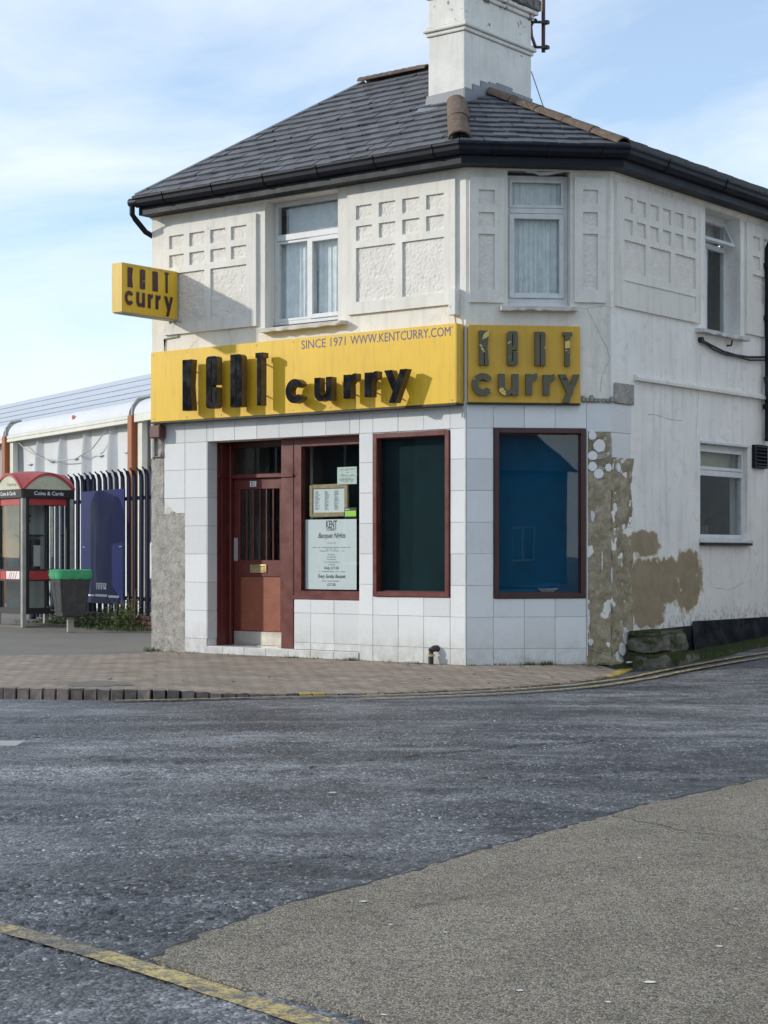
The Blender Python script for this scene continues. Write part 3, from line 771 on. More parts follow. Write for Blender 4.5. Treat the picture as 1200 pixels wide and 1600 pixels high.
# broken lower edge at left: ragged tile offcut
MB().prism([(cA+.004, 1.876), (cA+.02, 1.82), (cA+.1, 1.78), (cA+.16, 1.72), (cA+.22, 1.70), (cB-.003, 1.695), (cB-.003, 1.876)], -.012, -.001).build('tile', M['tile'], w_f, F, label='broken white tile above bare render')
# edge trims
MB().box(-.006, .004, -.014, .0, .004, STEP).build('corner_trim', M['upvc'], w_f, F)
MB().box(gx(916)+.002, gx(916)+.012, -.02, .0, .1, 2.52).build('corner_trim', M['upvc'], w_g, G)
# grey mortar bed visible in the joints
def bed(fr, wall, x0, x1, z0, z1, y=-.0008):
    MB().add([(x0, y, z0), (x1, y, z0), (x1, y, z1), (x0, y, z1)], [(0, 1, 2, 3)]).build('tile_bed', M['grout'], wall, fr)
bed(F, w_f, cA, cC-.001, .004, STEP); bed(F, w_f, cC, p1, 2.552, STEP); bed(F, w_f, p1, W2[0]-.001, .004, STEP); bed(F, w_f, W2[0], W2[1], .004, W2[2]-.001)
bed(F, w_f, W2[0], W2[1], W2[3]+.001, STEP); bed(F, w_f, W2[1]+.001, -.001, .004, STEP)
bed(G, w_g, .001, W3[0]-.001, .004, STEP); bed(G, w_g, W3[0], W3[1], .004, W3[2]-.001); bed(G, w_g, W3[0], W3[1], W3[3]+.001, STEP)
# old render strip at the left end, tiles fallen off
def keepL(x, z): return x < cA or z < 1.70+.04*noise.noise(Vector((x*9, 0, 3)))
wobbly_grid(XL-.004, cB-.002, .0, STEP-.02, -.006, .03, .007, 7, 2, keepL).build('bare_render', M['cement'], w_f, F, label='bare grey render where tiles have fallen')
# stripped pier on the splayed corner and its return
wobbly_grid(gx(917.5), CW+.004, .0, 2.52, -.006, .018, .022, 6, 5).build('bare_render', M['adhesive'], w_g, G, label='stripped brown tile bed on the corner pier')
wobbly_grid(-.004, sx(987), .0, 2.25, -.006, .018, .026, 7, 9).build('bare_render', M['adhesive'], w_h, H, label='crumbling brown edge of the corner pier')
# combed adhesive ridges on the pier
rg = MB()
for i in range(22):
    z = 2.1+.4*i/22; x = gx(919)
    pts = []
    while x < CW-.03:
        pts.append((x, -.017+.003*math.sin(x*40+i), z+.012*math.sin(x*24+i*.4)+random.uniform(-.003, .003))); x += .03
    rg.tube(pts, .004, 5)
for i in range(10):
    pts = [(gx(919)+.03*k, -.016, .07+.012*i+.01*math.sin(k*.8+i)) for k in range(9)]
    rg.tube(pts, .004, 5)
rg.build('adhesive_ridges', M['adhesive'], w_g, G, kind='stuff')
# white dabs of tile adhesive
def dab(fr, wall, x, z, r, sqz=1.0):
    k = 14; m = MB(); pts = [(x+r*sqz*math.cos(t)*random.uniform(.88, 1.08), z+r*math.sin(t)*random.uniform(.9, 1.08)) for t in [2*math.pi*i/k for i in range(k)]]
    m.prism(pts, -.026, -.004).build('adhesive_dab', M['whitevinyl'], wall, fr, bevel=.003)
for (px, py, r, s) in [(925, 681, 7, .9), (936, 697, 10.5, .95), (925, 712.5, 7.5, 1), (924, 729, 7.5, 1), (934.6, 740.4, 8, 1), (950, 731, 6.5, .85)]:
    x, z = hit(G, px, py); dab(G, w_g, max(x, gx(918)+r/145*s), z, r/145, s)
x, z = hit(H, 964, 731); dab(H, w_h, x, z, .05, .9)
# white paint shreds left on pier and its foot
for (fr, wall, px, py, w, h) in [(G, w_g, 925, 806, .05, .16), (G, w_g, 940, 875, .02, .3), (G, w_g, 958-3, 900, .02, .2), (G, w_g, 922, 1003, .07, .09), (H, w_h, 975, 993, .18, .22), (H, w_h, 970, 1015, .14, .16), (G, w_g, 919, 965, .03, .25)]:
    x, z = hit(fr, px, py); k = 12
    pts = [(x+w/2*math.cos(t)*random.uniform(.6, 1.1), z+h/2*math.sin(t)*random.uniform(.6, 1.1)) for t in [2*math.pi*i/k for i in range(k)]]
    MB().prism(pts, -.03, -.004).build('paint_remnant', M['oldwhite'], wall, fr, bevel=.003)
# rough old pocket beside the string course, mortar lumps above the tiles
x0, x1 = sx(958), sx(987)
MB().box(x0+.01, x1, -.035, -.002, 2.84, sz(975, 600)).build('bare_render', M['cement'], w_h, H, bevel=.006)
m = MB()
for i in range(9):
    xx = gx(908)+i*.045; m.box(xx, xx+.04, -.03-random.uniform(0, .03), .0, 2.842, 2.86+random.uniform(.01, .07))
m.build('mortar_lump', M['cement'], w_g, G, bevel=.008)
# string course on the side wall, black plinth and footing
zs0 = sz(1100, 611)
MB().prism([(0, 0), (0.06, .0), (.06, .03), (.035, .06), (0, .07)], 0, SW-sx(990), Matrix(((0, 1, 0, sx(990)), (-1, 0, 0, -.001), (0, 0, 1, zs0), (0, 0, 0, 1)))).build('string_course', M['stucco'], w_h, H)
MB().prism([(sx(991), -.1), (SW, -.1), (SW, .5), (sx(991), .345)], -.02, -.001).build('plinth', M['blackplinth'], w_h, H, bevel=.004)
wobbly_grid(sx(1078), SW, -.1, .42, -.035, .04, .03, 4, 3).build('footing', M['blackplinth'], w_h, H)
# cracks as hairline grey strips
def wall_crack(fr, wall, pts, w=.004):
    q = []
    for (a, b_) in zip(pts, pts[1:]):
        for i in range(6):
            t = i/6; q.append((a[0]+(b_[0]-a[0])*t+random.uniform(-4, 4)*.25, a[1]+(b_[1]-a[1])*t+random.uniform(-4, 4)*.25))
    q.append(pts[-1]); m = MB(); n = len(q); P = [Vector(hit(fr, *p)) for p in q]
    for i, p in enumerate(P):
        d = (P[min(i+1, n-1)]-P[max(i-1, 0)]).normalized(); s = Vector((-d.y, d.x))*w*random.uniform(.2, .8)
        m.v += [(p.x+s.x, -.0015, p.y+s.y), (p.x-s.x, -.0015, p.y-s.y)]
    for i in range(n-1): m.f.append((2*i, 2*i+1, 2*i+3, 2*i+2))
    m.build('crack', M['greycable'], wall, fr)
wall_crack(G, w_g, [(917, 482), (932, 512), (949, 545), (952, 562), (940, 588), (938, 612)], .005)
wall_crack(H, w_h, [(1096, 536), (1094, 580), (1089, 640), (1087, 690)], .005)
wall_crack(H, w_h, [(1105, 903), (1116, 918), (1140, 922), (1162, 910), (1170, 880), (1172, 850)], .005)
wall_crack(H, w_h, [(1012, 647), (1030, 650), (1045, 655), (1065, 657)], .007)
wall_crack(F, w_f, [(296, 545), (302, 538), (307, 532)], .006)
wall_crack(G, w_g, [(905, 480), (917, 482), (945, 478), (957, 482)], .004)

# --- relief panels
def relief(fr, wall, x0, x1, z0, z1, cells, label, ledge=None):
    p = holed(x0, x1, z0, z1, cells, -.034, -.001).build('relief_panel', M['stucco'], shop, fr, label=label)
    for c in cells:
        big = (c[1]-c[0])*(c[3]-c[2])
        wobbly_grid(c[0]+.001, c[1]-.001, c[2]+.001, c[3]-.001, -.008, .0105, .0065, 42, c[0]*5).build('roughcast_cell', M['rough'], p, fr)
    # thin shadow rebate under the panel
    return p
def Fx(p): return fx(p, -.03)
def Fz(a, b_): return fz(a, b_, -.03)
zA = [Fz(361, 354.5), Fz(361, 375.7), Fz(361, 385.5), Fz(361, 405.5), Fz(328.7, 420), Fz(361, 493)]
xa = [Fx(p) for p in (264.5, 287.5, 296, 319.5, 328.7, 352.5, 361, 385)]
cells = [(xa[2*i], xa[2*i+1], zA[1], zA[0]) for i in range(4)]+[(xa[2*i], xa[2*i+1], zA[3], zA[2]) for i in range(4)]
cells += [(xa[0], xa[3], zA[5]-.02, zA[4]), (xa[4], xa[7], zA[5]-.02, zA[4])]
relief(F, w_f, Fx(256), Fx(400), Fz(400, 509), Fz(400, 333), cells, 'relief panel behind the hanging sign')
zA = [Fz(556.4, 322), Fz(556.4, 344), Fz(556.4, 354), Fz(556.4, 376.6), Fz(556.4, 388), Fz(556.4, 472)]
xa = [Fx(p) for p in (556.4, 581.3, 592, 618, 628.6, 655.5, 666, 693.8)]
cells = [(xa[2*i], xa[2*i+1], zA[1], zA[0]) for i in range(4)]+[(xa[2*i], xa[2*i+1], zA[3], zA[2]) for i in range(4)]
cells += [(xa[0], xa[3], zA[5], zA[4]), (xa[4], xa[7], zA[5], zA[4])]
relief(F, w_f, Fx(542.5), Fx(711), Fz(711, 474.6), Fz(711, 279), cells, 'relief panel in full sun')
for (a, b_, c0, c1) in ((733.8, 787.5, 747.8, 772.8), (897.8, 946.8, 911, 934)):
    q = lambda y: hit(G, (a+b_)/2, y, -.03)[1]
    xx = (gx(c0, -.03), gx(c1, -.03))
    relief(G, w_g, max(.02, gx(a, -.03)), gx(b_, -.03), q(472.5), q(277), [(*xx, q(319.5), q(296.5)), (*xx, q(354.5), q(331.5)), (*xx, q(452.5), q(365.5))], 'narrow relief panel beside the corner window')
Hx = lambda p: sx(p, -.03)
Hz = lambda a, b_: sz(a, b_, -.03)
o4 = lambda x, y: (940+x*.21667, 220+y*.21667)
cx = [Hx(o4(v, 0)[0]) for v in (163, 225, 253, 318, 348, 410, 440, 500, 530, 590, 615, 677)]
zr = [Hz(*o4(163, v)) for v in (400, 512, 560, 668, 712, 945, 1000, 1125)]
cells = [(cx[2*i], cx[2*i+1], zr[1], zr[0]) for i in range(6)]+[(cx[2*i], cx[2*i+1], zr[3], zr[2]) for i in range(6)]+[(cx[4*i], cx[4*i+3], zr[5], zr[4]) for i in range(3)]
hp = relief(H, w_h, Hx(963.8), Hx(1095), Hz(963.8, 478), Hz(963.8, 282.8), cells, 'wide relief panel on the side wall')
# the ledge strip near its foot
MB().box(cx[0], cx[11], -.046, -.0345, zr[6]-.012, zr[6]).build('ledge', M['stucco'], hp, H)
MB().box(cx[11]-.012, cx[11], -.044, -.0345, zr[7], zr[6]-.013).build('ledge', M['stucco'], hp, H)
c2x = [Hx(o4(v, 0)[0]) for v in (1090, 1142, 1168, 1225, 1255, 1310)]
cells = [(c2x[2*i], c2x[2*i+1], zr[1], zr[0]) for i in range(3)]+[(c2x[2*i], c2x[2*i+1], zr[3], zr[2]) for i in range(3)]+[(c2x[0], c2x[5], zr[5], zr[4])]
relief(H, w_h, Hx(1167), Hx(1240), Hz(963.8, 478), Hz(963.8, 282.8), cells, 'relief panel at the right edge')

# --- windows
def frame_bars(m, x0, x1, z0, z1, y0, y1, t):
    m.box(x0, x0+t, y0, y1, z0, z1); m.box(x1-t, x1, y0, y1, z0, z1); m.box(x0+t, x1-t, y0, y1, z0, z0+t); m.box(x0+t, x1-t, y0, y1, z1-t, z1)
def pane(x0, x1, z0, z1, y, parent, fr, mat='glass'):
    MB().box(x0, x1, y, y+.006, z0, z1).build('pane', M[mat], parent, fr)
def sill(x0, x1, z, fr, parent, mat='sill', depth=.12, h=.07, rag=0.0):
    m = MB(); n = 14
    for i in range(n+1):
        x = x0+(x1-x0)*i/n; r = random.uniform(0, rag)
        m.v += [(x, -.001, z-h*.8), (x, -depth+r*.6, z-h+r), (x, -depth, z-.018), (x, .16, z)]
    for i in range(n):
        a = i*4
        for j in range(4): b_ = (j+1) % 4; m.f.append((a+j, a+j+4, a+b_+4, a+b_) if False else (a+j, a+b_, a+b_+4, a+j+4))
    m.f.append((0, 3, 2, 1)); m.f.append((n*4, n*4+1, n*4+2, n*4+3))
    return m.build('sill', M[mat], parent, fr)
def curtain(x0, x1, z0, z1, y, fr, label, folds=9, amp=.03, rag=0.0, mat='curtain'):
    n = 90; m = MB(); m.smooth = True
    ph = [random.uniform(0, 6) for _ in range(4)]
    for i in range(n+1):
        t = i/n; x = x0+(x1-x0)*t
        yy = y+amp*(math.sin(t*folds*6.28+ph[0]+1.5*math.sin(t*7+ph[1]))*.6+.4*math.sin(t*folds*14+ph[2]))
        lo = z0+rag*max(0, noise.noise(Vector((t*6, 1, ph[0]))))
        m.v += [(x, yy, lo), (x+random.uniform(-.003, .003), yy*.75+y*.25, (lo+z1)/2), (x, y+(yy-y)*.5, z1)]
    for i in range(n):
        for j in range(2): a = i*3+j; m.f.append((a, a+3, a+4, a+1))
    return m.build('net_curtain', M[mat], None, fr, label=label, cat='curtain')

# upper front window
def upper_front():
    x0, x1, z0, z1 = UF; y = .17; t = .055
    w = empty('window', F, parent=shop); tag(w, 'upstairs window with fanlight over two sashes')
    zt = fz(433, 380, y); zm = fz(433, 372, y)
    m = MB(); frame_bars(m, x0+.002, x1-.002, z0+.06, z1-.002, y, y+.06, t)
    m.build('frame', M['upvc'], w, F, bevel=.004)
    ztr = fz(480, 366, y)
    MB().box(x0+t, x1-t, y-.02, y+.06, ztr-.045, ztr+.03).build('transom', M['upvc'], w, F, bevel=.006)
    xm = fx(487, y)
    m = MB(); frame_bars(m, xm-.03, x1-t+.004, z0+.06+t-.01, ztr-.047, y-.015, y+.045, .05); m.build('sash', M['upvc'], w, F, bevel=.004)
    m = MB(); frame_bars(m, x0+t-.004, xm-.032, z0+.06+t-.01, ztr-.047, y-.005, y+.045, .03); m.build('sash', M['upvc'], w, F, bevel=.004)
    pane(x0+t, x1-t, ztr, z1-t, y+.02, w, F); pane(x0+t, xm, z0+.1, ztr-.05, y+.02, w, F); pane(xm, x1-t, z0+.1, ztr-.05, y+.021, w, F)
    MB().box(x0+.002, x1-.002, y-.03, y+.06, z0+.0, z0+.058).build('sub_sill', M['cable'], w, F)
    sill(fx(402.5, -.1), fx(534, -.1), z0+.02, F, w, rag=.02)
    curtain(x0+.01, xm-.01, z0+.1, ztr, y+.09, F, 'torn net curtain behind the left sash of the upstairs front window', 7, .02, .08)
    curtain(xm+.02, x1-.05, z0+.14, ztr, y+.1, F, 'net curtain behind the right sash of the upstairs front window', 5, .016, .1)
    MB().box(x0+t, x1-t, y+.2, y+.21, ztr-.4, z1).build('roller_blind', M['curtain'], None, F, label='pale blind behind the fanlight of the upstairs front window', cat='blind')
    # moulded head
    MB().box(x0-.0, x1, -.03, -.001, z1+.002, z1+.07).build('lintel_band', M['stucco'], w, F, bevel=.008)
upper_front()
def upper_corner():
    x0, x1, z0, z1 = UG; y = .13; t = .05
    w = empty('window', G, parent=shop); tag(w, 'upstairs window on the splayed corner')
    xr = x1-.0
    m = MB(); frame_bars(m, x0+.002, xr-.002, z0+.05, z1-.05, y, y+.06, t); m.build('frame', M['upvc'], w, G, bevel=.004)
    ztr = gz(840, 330, y)
    MB().box(x0+t, xr-t, y-.012, y+.05, ztr-.03, ztr+.03).build('transom', M['upvc'], w, G, bevel=.006)
    m = MB(); frame_bars(m, x0+t-.01, xr-t+.01, z0+.05+t, ztr-.035, y-.022, y+.03, .055); m.build('sash', M['upvc'], w, G, bevel=.005)
    m = MB(); frame_bars(m, x0+t-.01, xr-t+.01, ztr+.032, z1-.05-t+.01, y-.015, y+.03, .035); m.build('sash', M['upvc'], w, G, bevel=.005)
    pane(x0+t, xr-t, z0+.12, ztr-.05, y+.02, w, G); pane(x0+t, xr-t, ztr+.05, z1-.12, y+.02, w, G)
    MB().box(x0+.002, xr-.002, y-.025, y+.06, z0+.005, z0+.048).build('sub_sill', M['upvc'], w, G, bevel=.004)
    # sagging torn lining under the head
    m = MB(); m.smooth = True
    for i in range(13):
        t_ = i/12; x = x0+.3*(x1-x0)+t_*.6*(x1-x0); d = .045*math.sin(t_*3.14)+.012*random.random()
        m.v += [(x, .01, z1-.004-d*.5), (x, .05, z1-.01-d), (x, .12, z1-.012-d*.4)]
    for i in range(12):
        for j in range(2): a = i*3+j; m.f.append((a, a+1, a+4, a+3))
    m.build('peeling_lining', M['oldwhite'], w, G)
    sill(gx(783, -.1), gx(903, -.1), z0-.002, G, w, rag=.022)
    curtain(x0+t, xr-t, z0+.1, ztr, y+.1, G, 'pleated net curtain in the lower part of the corner window', 10, .025)
    curtain(x0+t, xr-t, ztr, z1-.06, y+.1, G, 'grubby net curtain in the fanlight of the corner window', 8, .012)
upper_corner()
def upper_side():
    x0, x1, z0, z1 = UH; y = .2; t = .05
    w = empty('window', H, parent=shop); tag(w, 'side wall upstairs window with its fanlight tilted open')
    m = MB(); frame_bars(m, x0+.002, x1-.002, z0+.02, z1-.002, y, y+.05, t); m.build('frame', M['upvc'], w, H, bevel=.004)
    ztr = sz(1130, 392, y)
    MB().box(x0+t, x1-t, y-.01, y+.05, ztr-.03, ztr+.03).build('transom', M['upvc'], w, H, bevel=.005)
    MB().box((x0+x1)/2-.09, (x0+x1)/2-.03, y-.005, y+.05, z0+.02+t, ztr-.03).build('mullion', M['upvc'], w, H, bevel=.004)
    pane(x0+t, x1-t, z0+.06, ztr-.03, y+.02, w, H)
    # fanlight sash hinged at the top, swung outwards
    hh = z1-t-ztr; ang = R(-26); mt = T(0, y, z1-.06) @ Matrix.Rotation(ang, 4, 'X')
    m = MB(); frame_bars(m, x0+.06, x1-.06, -hh, 0, -.02, .02, .045); s = m.build('sash', M['upvc'], w, H @ mt, bevel=.004)
    MB().box(x0+.1, x1-.1, -.003, .003, -hh+.04, -.04).build('pane', M['glass'], w, H @ mt)
    sill(sx(1098, -.1), sx(1171, -.1), z0+.01, H, w, 'oldwhite', rag=.03)
    curtain(x0+.05, x1-.05, z0+.05, ztr, y+.18, H, 'grey green curtain behind the side wall upstairs window', 6, .02, mat='tealblind')
    MB().box(x0+.03, x1-.03, y+.14, y+.15, ztr, z1).build('roller_blind', M['kioskwhite'], None, H, label='grey blind behind the open fanlight on the side wall', cat='blind')
upper_side()
def ground_side():
    x0, x1, z0, z1 = W4; y = .06; t = .05
    w = empty('window', H, parent=shop); tag(w, 'ground floor white window on the side wall')
    m = MB(); frame_bars(m, x0+.002, x1-.002, z0+.05, z1-.002, y, y+.06, t); m.build('frame', M['upvc'], w, H, bevel=.004)
    ztr = sz(1130, 741, y)
    MB().box(x0+t, x1-t, y-.015, y+.06, ztr-.035, ztr+.035).build('transom', M['upvc'], w, H, bevel=.005)
    m = MB(); frame_bars(m, x0+t-.01, x1-t+.01, ztr+.037, z1-t, y-.02, y+.03, .04); m.build('sash', M['upvc'], w, H, bevel=.004)
    pane(x0+t, x1-t, z0+.09, ztr-.03, y+.025, w, H, 'shopglass'); pane(x0+t, x1-t, ztr+.06, z1-t-.03, y+.025, w, H)
    MB().box(x0-.02, x1+.03, -.07, y+.06, z0, z0+.045).build('sill', M['upvc'], w, H, bevel=.006)
    MB().box(x0-.02, x1+.02, -.06, y, z0-.03, z0-.002).build('sub_sill', M['cable'], w, H)
    MB().box(x0-.01, x1+.01, -.03, -.001, z1+.001, z1+.035).build('drip_bar', M['upvc'], w, H, bevel=.005)
    MB().box(x0+.03, x1-.03, y+.15, y+.16, ztr, z1).build('roller_blind', M['opal'], None, H, label='buff blind behind the fanlight of the ground floor side window', cat='blind')
    # pot plant standing inside
    pl = empty('pot_plant', H @ T((x0+x1)/2+.1, y+.3, z0+.05), 'leafy pot plant inside the ground floor side window', 'plant')
    m = MB(); k = 12
    m.v = [(.09*math.cos(6.283*i/k)*s, .09*math.sin(6.283*i/k)*s, z) for s, z in ((.75, 0), (1, .16)) for i in range(k)]
    m.f = [(i, (i+1) % k, (i+1) % k+k, i+k) for i in range(k)]+[tuple(range(k))[::-1], tuple(range(k, 2*k))]
    m.build('pot', M['terra'], pl, W[pl])
    m = MB()
    for i in range(26):
        a = random.uniform(0, 6.28); L = random.uniform(.2, .42); e = random.uniform(.3, 1.3)
        d = Vector((math.cos(a)*math.cos(e), math.sin(a)*math.cos(e), math.sin(e))); s = Vector((-math.sin(a), math.cos(a), 0))*.025
        p0 = Vector((0, 0, .15)); m.add([p0-s*.3, p0+s*.3, p0+d*L*.6+s, p0+d*L+Vector((0, 0, -.05)), p0+d*L*.6-s], [(0, 1, 2, 3, 4)])
    m.build('leaves', M['leaf'], pl, W[pl])
ground_side()
def shop_window(fr, win, label, blind, blabel, inner=.1, y=.03, t=.055):
    x0, x1, z0, z1 = win
    w = empty('window', fr, parent=shop); tag(w, label)
    m = MB(); frame_bars(m, x0+.002, x1-.002, z0+.002, z1-.002, -.028, y+.05, t); m.build('frame', M['darkbrown'] if blind == 'blueblind' else M['brownpaint'], w, fr, bevel=.006)
    m = MB(); frame_bars(m, x0+t, x1-t, z0+t, z1-t, y+.0, y+.03, .012); m.build('bead', M['darkbrown'], w, fr)
    pane(x0+t, x1-t, z0+t, z1-t, y+.012, w, fr, 'shopglass')
    MB().box(x0+t, x1-t, y+.06, y+.3, z0+t-.03, z0+t).build('inner_sill', M['oldwhite'], w, fr)
    n = 60; m = MB(); m.smooth = True
    for i in range(n+1):
        t_ = i/n; xx = x0-.05+(x1-x0+.1)*t_; yy = y+inner+.004*math.sin(t_*17+2*math.sin(t_*5))
        m.v += [(xx, yy, z0+t+.002), (xx, yy*.6+(y+inner)*.4, z1-.02)]
    for i in range(n): m.f.append((2*i, 2*i+2, 2*i+3, 2*i+1))
    m.build('drawn_curtain', M[blind], None, fr, label=blabel, cat='curtain')
shop_window(F, W2, 'tall brown framed shop window on the street front', 'tealblind', 'dark green curtain drawn behind the tall street front window')
shop_window(G, W3, 'tall dark framed shop window on the splayed corner', 'blueblind', 'blue curtain drawn behind the splayed corner window', .2)
# dish on the sill of the corner window
dx, dz = hit(G, 858, 921, .09); k = 20; m = MB(); m.smooth = True
for r_, z_ in ((.03, 0), (.05, .002), (.11, .045), (.115, .05), (.10, .045), (.04, .012)): m.v += [(r_*math.cos(6.283*i/k), r_*math.sin(6.283*i/k), z_) for i in range(k)]
for j in range(5): m.f += [(j*k+i, j*k+(i+1) % k, (j+1)*k+(i+1) % k, (j+1)*k+i) for i in range(k)]
m.f += [tuple(range(k))[::-1], tuple(range(5*k, 6*k))]
m.build('dish', M['whitevinyl'], None, G @ T(dx, .15, W3[2]+.0555), label='white dish on the sill inside the splayed corner window', cat='dish')

# --- recessed entrance
def entrance():
    y = .16; x0, x1, z0, z1 = REC
    # tiled reveal and step
    for a, b_ in zip(ROWS[1:9], ROWS[2:9]):
        MB().box(x0+.001, x0+.012, -.010, y-.004, max(a, .1)+.002, min(b_, 2.55)-.002).build('tile', M['tile'], w_f, F, bevel=.002)
    st = MB().box(x0-.02, fx(562), -.0, .5, .002, .088).build('step', M['grout'], shop, F)
    xs = [x0-.02]+[fx(p) for p in (350, 383, 417, 452, 487, 523, 562)]
    for a, b_ in zip(xs, xs[1:]):
        MB().box(a+.002, b_-.002, -.022, -.001, .006, .094).build('tile', M['tile'], st, F, bevel=.003)
        MB().box(a+.002, b_-.002, -.001, .16, .089, .098).build('tile', M['tile'], st, F, bevel=.002)
        if b_ < fx(450): MB().box(a+.002, b_-.002, .162, .38, .089, .098).build('tile', M['tile'], st, F, bevel=.002)
    yq = .36
    X = lambda p: fx(p, y)
    Z = lambda p, q: fz(p, q, y)
    XD = lambda p: fx(p, yq)
    ZD = lambda p, q: fz(p, q, yq)
    fr_ = empty('door_surround', F, parent=shop)
    ztop = z1-.003; ztr = ZD(400, 744)
    dl, dr = XD(362), XD(441.5)
    MB().box(x0+.002, x0+.02, y-.002, yq+.1, .1, ztop).build('reveal_board', M['brownpaint'], fr_, F, bevel=.003)
    MB().box(x0+.021, x0+.03, y+.06, y+.13, .1, ztop).build('moulding', M['brownpaint'], fr_, F, bevel=.003)
    MB().box(x0+.021, dl-.001, yq-.02, yq+.08, .1, ztop).build('jamb', M['brownpaint'], fr_, F, bevel=.006)
    MB().box(dr+.001, X(461), yq-.02, yq+.08, .1, ztop).build('jamb', M['brownpaint'], fr_, F, bevel=.006)
    MB().box(X(441.5), X(461), y-.03, yq-.021, .1, ztop).build('pilaster', M['brownpaint'], fr_, F, bevel=.006)
    MB().box(X(440.5), X(462), y-.05, y-.031, Z(450, 744)-.012, Z(450, 744)+.02).build('capital', M['brownpaint'], fr_, F, bevel=.005)
    MB().box(x0+.021, x0+.045, y, yq-.021, ztr-.012, ztr+.02).build('capital', M['brownpaint'], fr_, F, bevel=.005)
    MB().box(dl, dr, yq-.01, yq+.08, ztr-.025, ztr+.03).build('transom', M['brownpaint'], fr_, F, bevel=.008)
    MB().box(dl, dr, yq, yq+.08, ZD(400, 699), ztop).build('head', M['darkbrown'], fr_, F, bevel=.004)
    MB().box(x0+.03, x1, .241, yq+.15, z1-.002, z1+.1).build('ceiling', M['darkbrown'], fr_, F)
    pane(dl, dr, ztr+.03, ZD(400, 699), yq+.045, fr_, F, 'shopglass')
    # the door leaf
    d0, d1 = XD(363), XD(440.8); zt = ztr-.028; zb = .105; yd = yq+.03
    d = empty('door', F, parent=shop); tag(d, 'oxblood panelled door with barred glazing')
    g0, g1, gz0, gz1 = XD(372), XD(434), ZD(400, 875), ZD(400, 764)
    q0, q1, qz0, qz1 = XD(373), XD(435), ZD(400, 986), ZD(400, 901)
    holed(d0, d1, zb, zt, [(g0, g1, gz0, gz1), (q0, q1, qz0, qz1)], yd, yd+.045).build('leaf', M['brownpaint'], d, F, bevel=.004)
    MB().box(q0+.001, q1-.001, yd+.012, yd+.03, qz0+.001, qz1-.001).build('panel', M['ply'], d, F)
    pane(g0, g1, gz0, gz1, yd+.03, d, F, 'shopglass')
    for i in range(1, 6):
        xx = g0+(g1-g0)*i/6; MB().box(xx-.009, xx+.009, yd+.005, yd+.028, gz0, gz1).build('bar', M['brownpaint'], d, F, bevel=.003)
    l0, l1, lz = XD(389), XD(414.5), ZD(400, 888.5)
    pl = MB(); frame_bars(pl, l0, l1, lz-.048, lz+.048, yd-.012, yd-.001, .02); pl.build('letter_plate', M['brass'], d, F, bevel=.003)
    MB().box(l0+.021, l1-.021, yd-.007, yd-.001, lz-.027, lz+.027).build('flap', M['brass'], d, F, bevel=.002)
    MB().box(d0+.004, d1-.004, yd-.005, yd-.001, zb+.002, ZD(400, 987)).build('kick_plate', M['steel'], d, F, bevel=.001)
    MB().box(XD(363.5), XD(369.5), yd-.012, yd-.001, ZD(400, 877), ZD(400, 840)).build('handle', M['greymetal'], d, F, bevel=.005)
    n0 = (XD(388.5)+XD(398))/2
    MB().box(XD(388.5), XD(398), yd-.006, yd-.001, ZD(400, 760), ZD(400, 751.5)).build('number_plate', M['paper'], d, F)
    lettering('door_number', '51', .05, M['ink'], d, F @ T(n0, yd-.0075, ZD(400, 760)+.009), bold=.002, align='CENTER')
    # threshold
    MB().box(d0, d1, yq-.0, yq+.07, .099, .104).build('threshold', M['steel'], fr_, F)
    # first shop window beside the door
    wx0, wx1 = X(461.6), x1-.002; wz0, wz1 = Z(500, 934), ztop
    w = empty('window', F, parent=shop); tag(w, 'first shop window beside the door with posters')
    yw = y-.03
    m = MB(); m.box(wx0, X(473), yw, yw+.09, wz0, wz1); m.box(wx1-.03, wx1, yw, yw+.09, wz0, wz1); m.box(X(473), wx1-.03, yw, yw+.09, wz0, Z(500, 923)); m.box(X(473), wx1-.03, yw, yw+.09, Z(500, 697), wz1)
    m.build('frame', M['brownpaint'], w, F, bevel=.005)
    m = MB(); m.box(X(473), X(475.5), yw+.03, yw+.08, Z(500, 923), Z(500, 697)); m.build('bead', M['darkbrown'], w, F)
    MB().box(wx0, wx1, yw-.045, yw-.001, wz0-.02, wz0+.03).build('sill', M['brownpaint'], w, F, bevel=.006)
    gx0, gx1, gz0, gz1 = X(475), wx1-.03, Z(500, 923), Z(500, 697)
    pane(gx0, gx1, gz0, gz1, yw+.045, w, F, 'shopglass')
    MB().box(wx0, wx1, y+.5, y+.52, gz0, gz1+.1).build('backing_board', M['tealblind'], w, F)
    # tiled apron under it
    ap = MB().box(fx(460, .03), x1-.001, .035, .2, .1, wz0-.022).build('apron', M['grout'], shop, F)
    ca = [fx(p, .03) for p in (460, 486, 522.5)]+[x1-.002]
    for a, b_ in zip(ca, ca[1:]):
        for c, e in zip([.1, .18, .52], [.18, .52, wz0-.023]): tile(F, ap, a, b_, c, e, .023)
    # posters on the inside of the pane
    yp = yw+.052
    P = lambda p, q: hit(F, p, q, yp)
    a, b_ = P(475.5, 921)[0], P(557, 921)[0]; pz0, pz1 = P(516, 921)[1], P(516, 811.5)[1]
    po = empty('poster', F @ T((a+b_)/2, yp, pz0), 'white banquet nights poster taped low inside the first shop window', 'poster')
    b0 = W[po]; wv = (b_-a)/2; hh = pz1-pz0
    MB().box(-wv, wv, 0, .003, 0, hh).build('sheet', M['paper'], po, b0)
    def ln(txt, z, h, **k): lettering('print', txt, h, M['ink'], po, b0 @ T(.02, -.0012, z), align='CENTER', **k)
    s = hh/.80
    ln('KENT', hh*.88, .085*s, xs=.55, bold=.003); ln('CURRY', hh*.838, .03*s, xs=1.05, bold=.001)
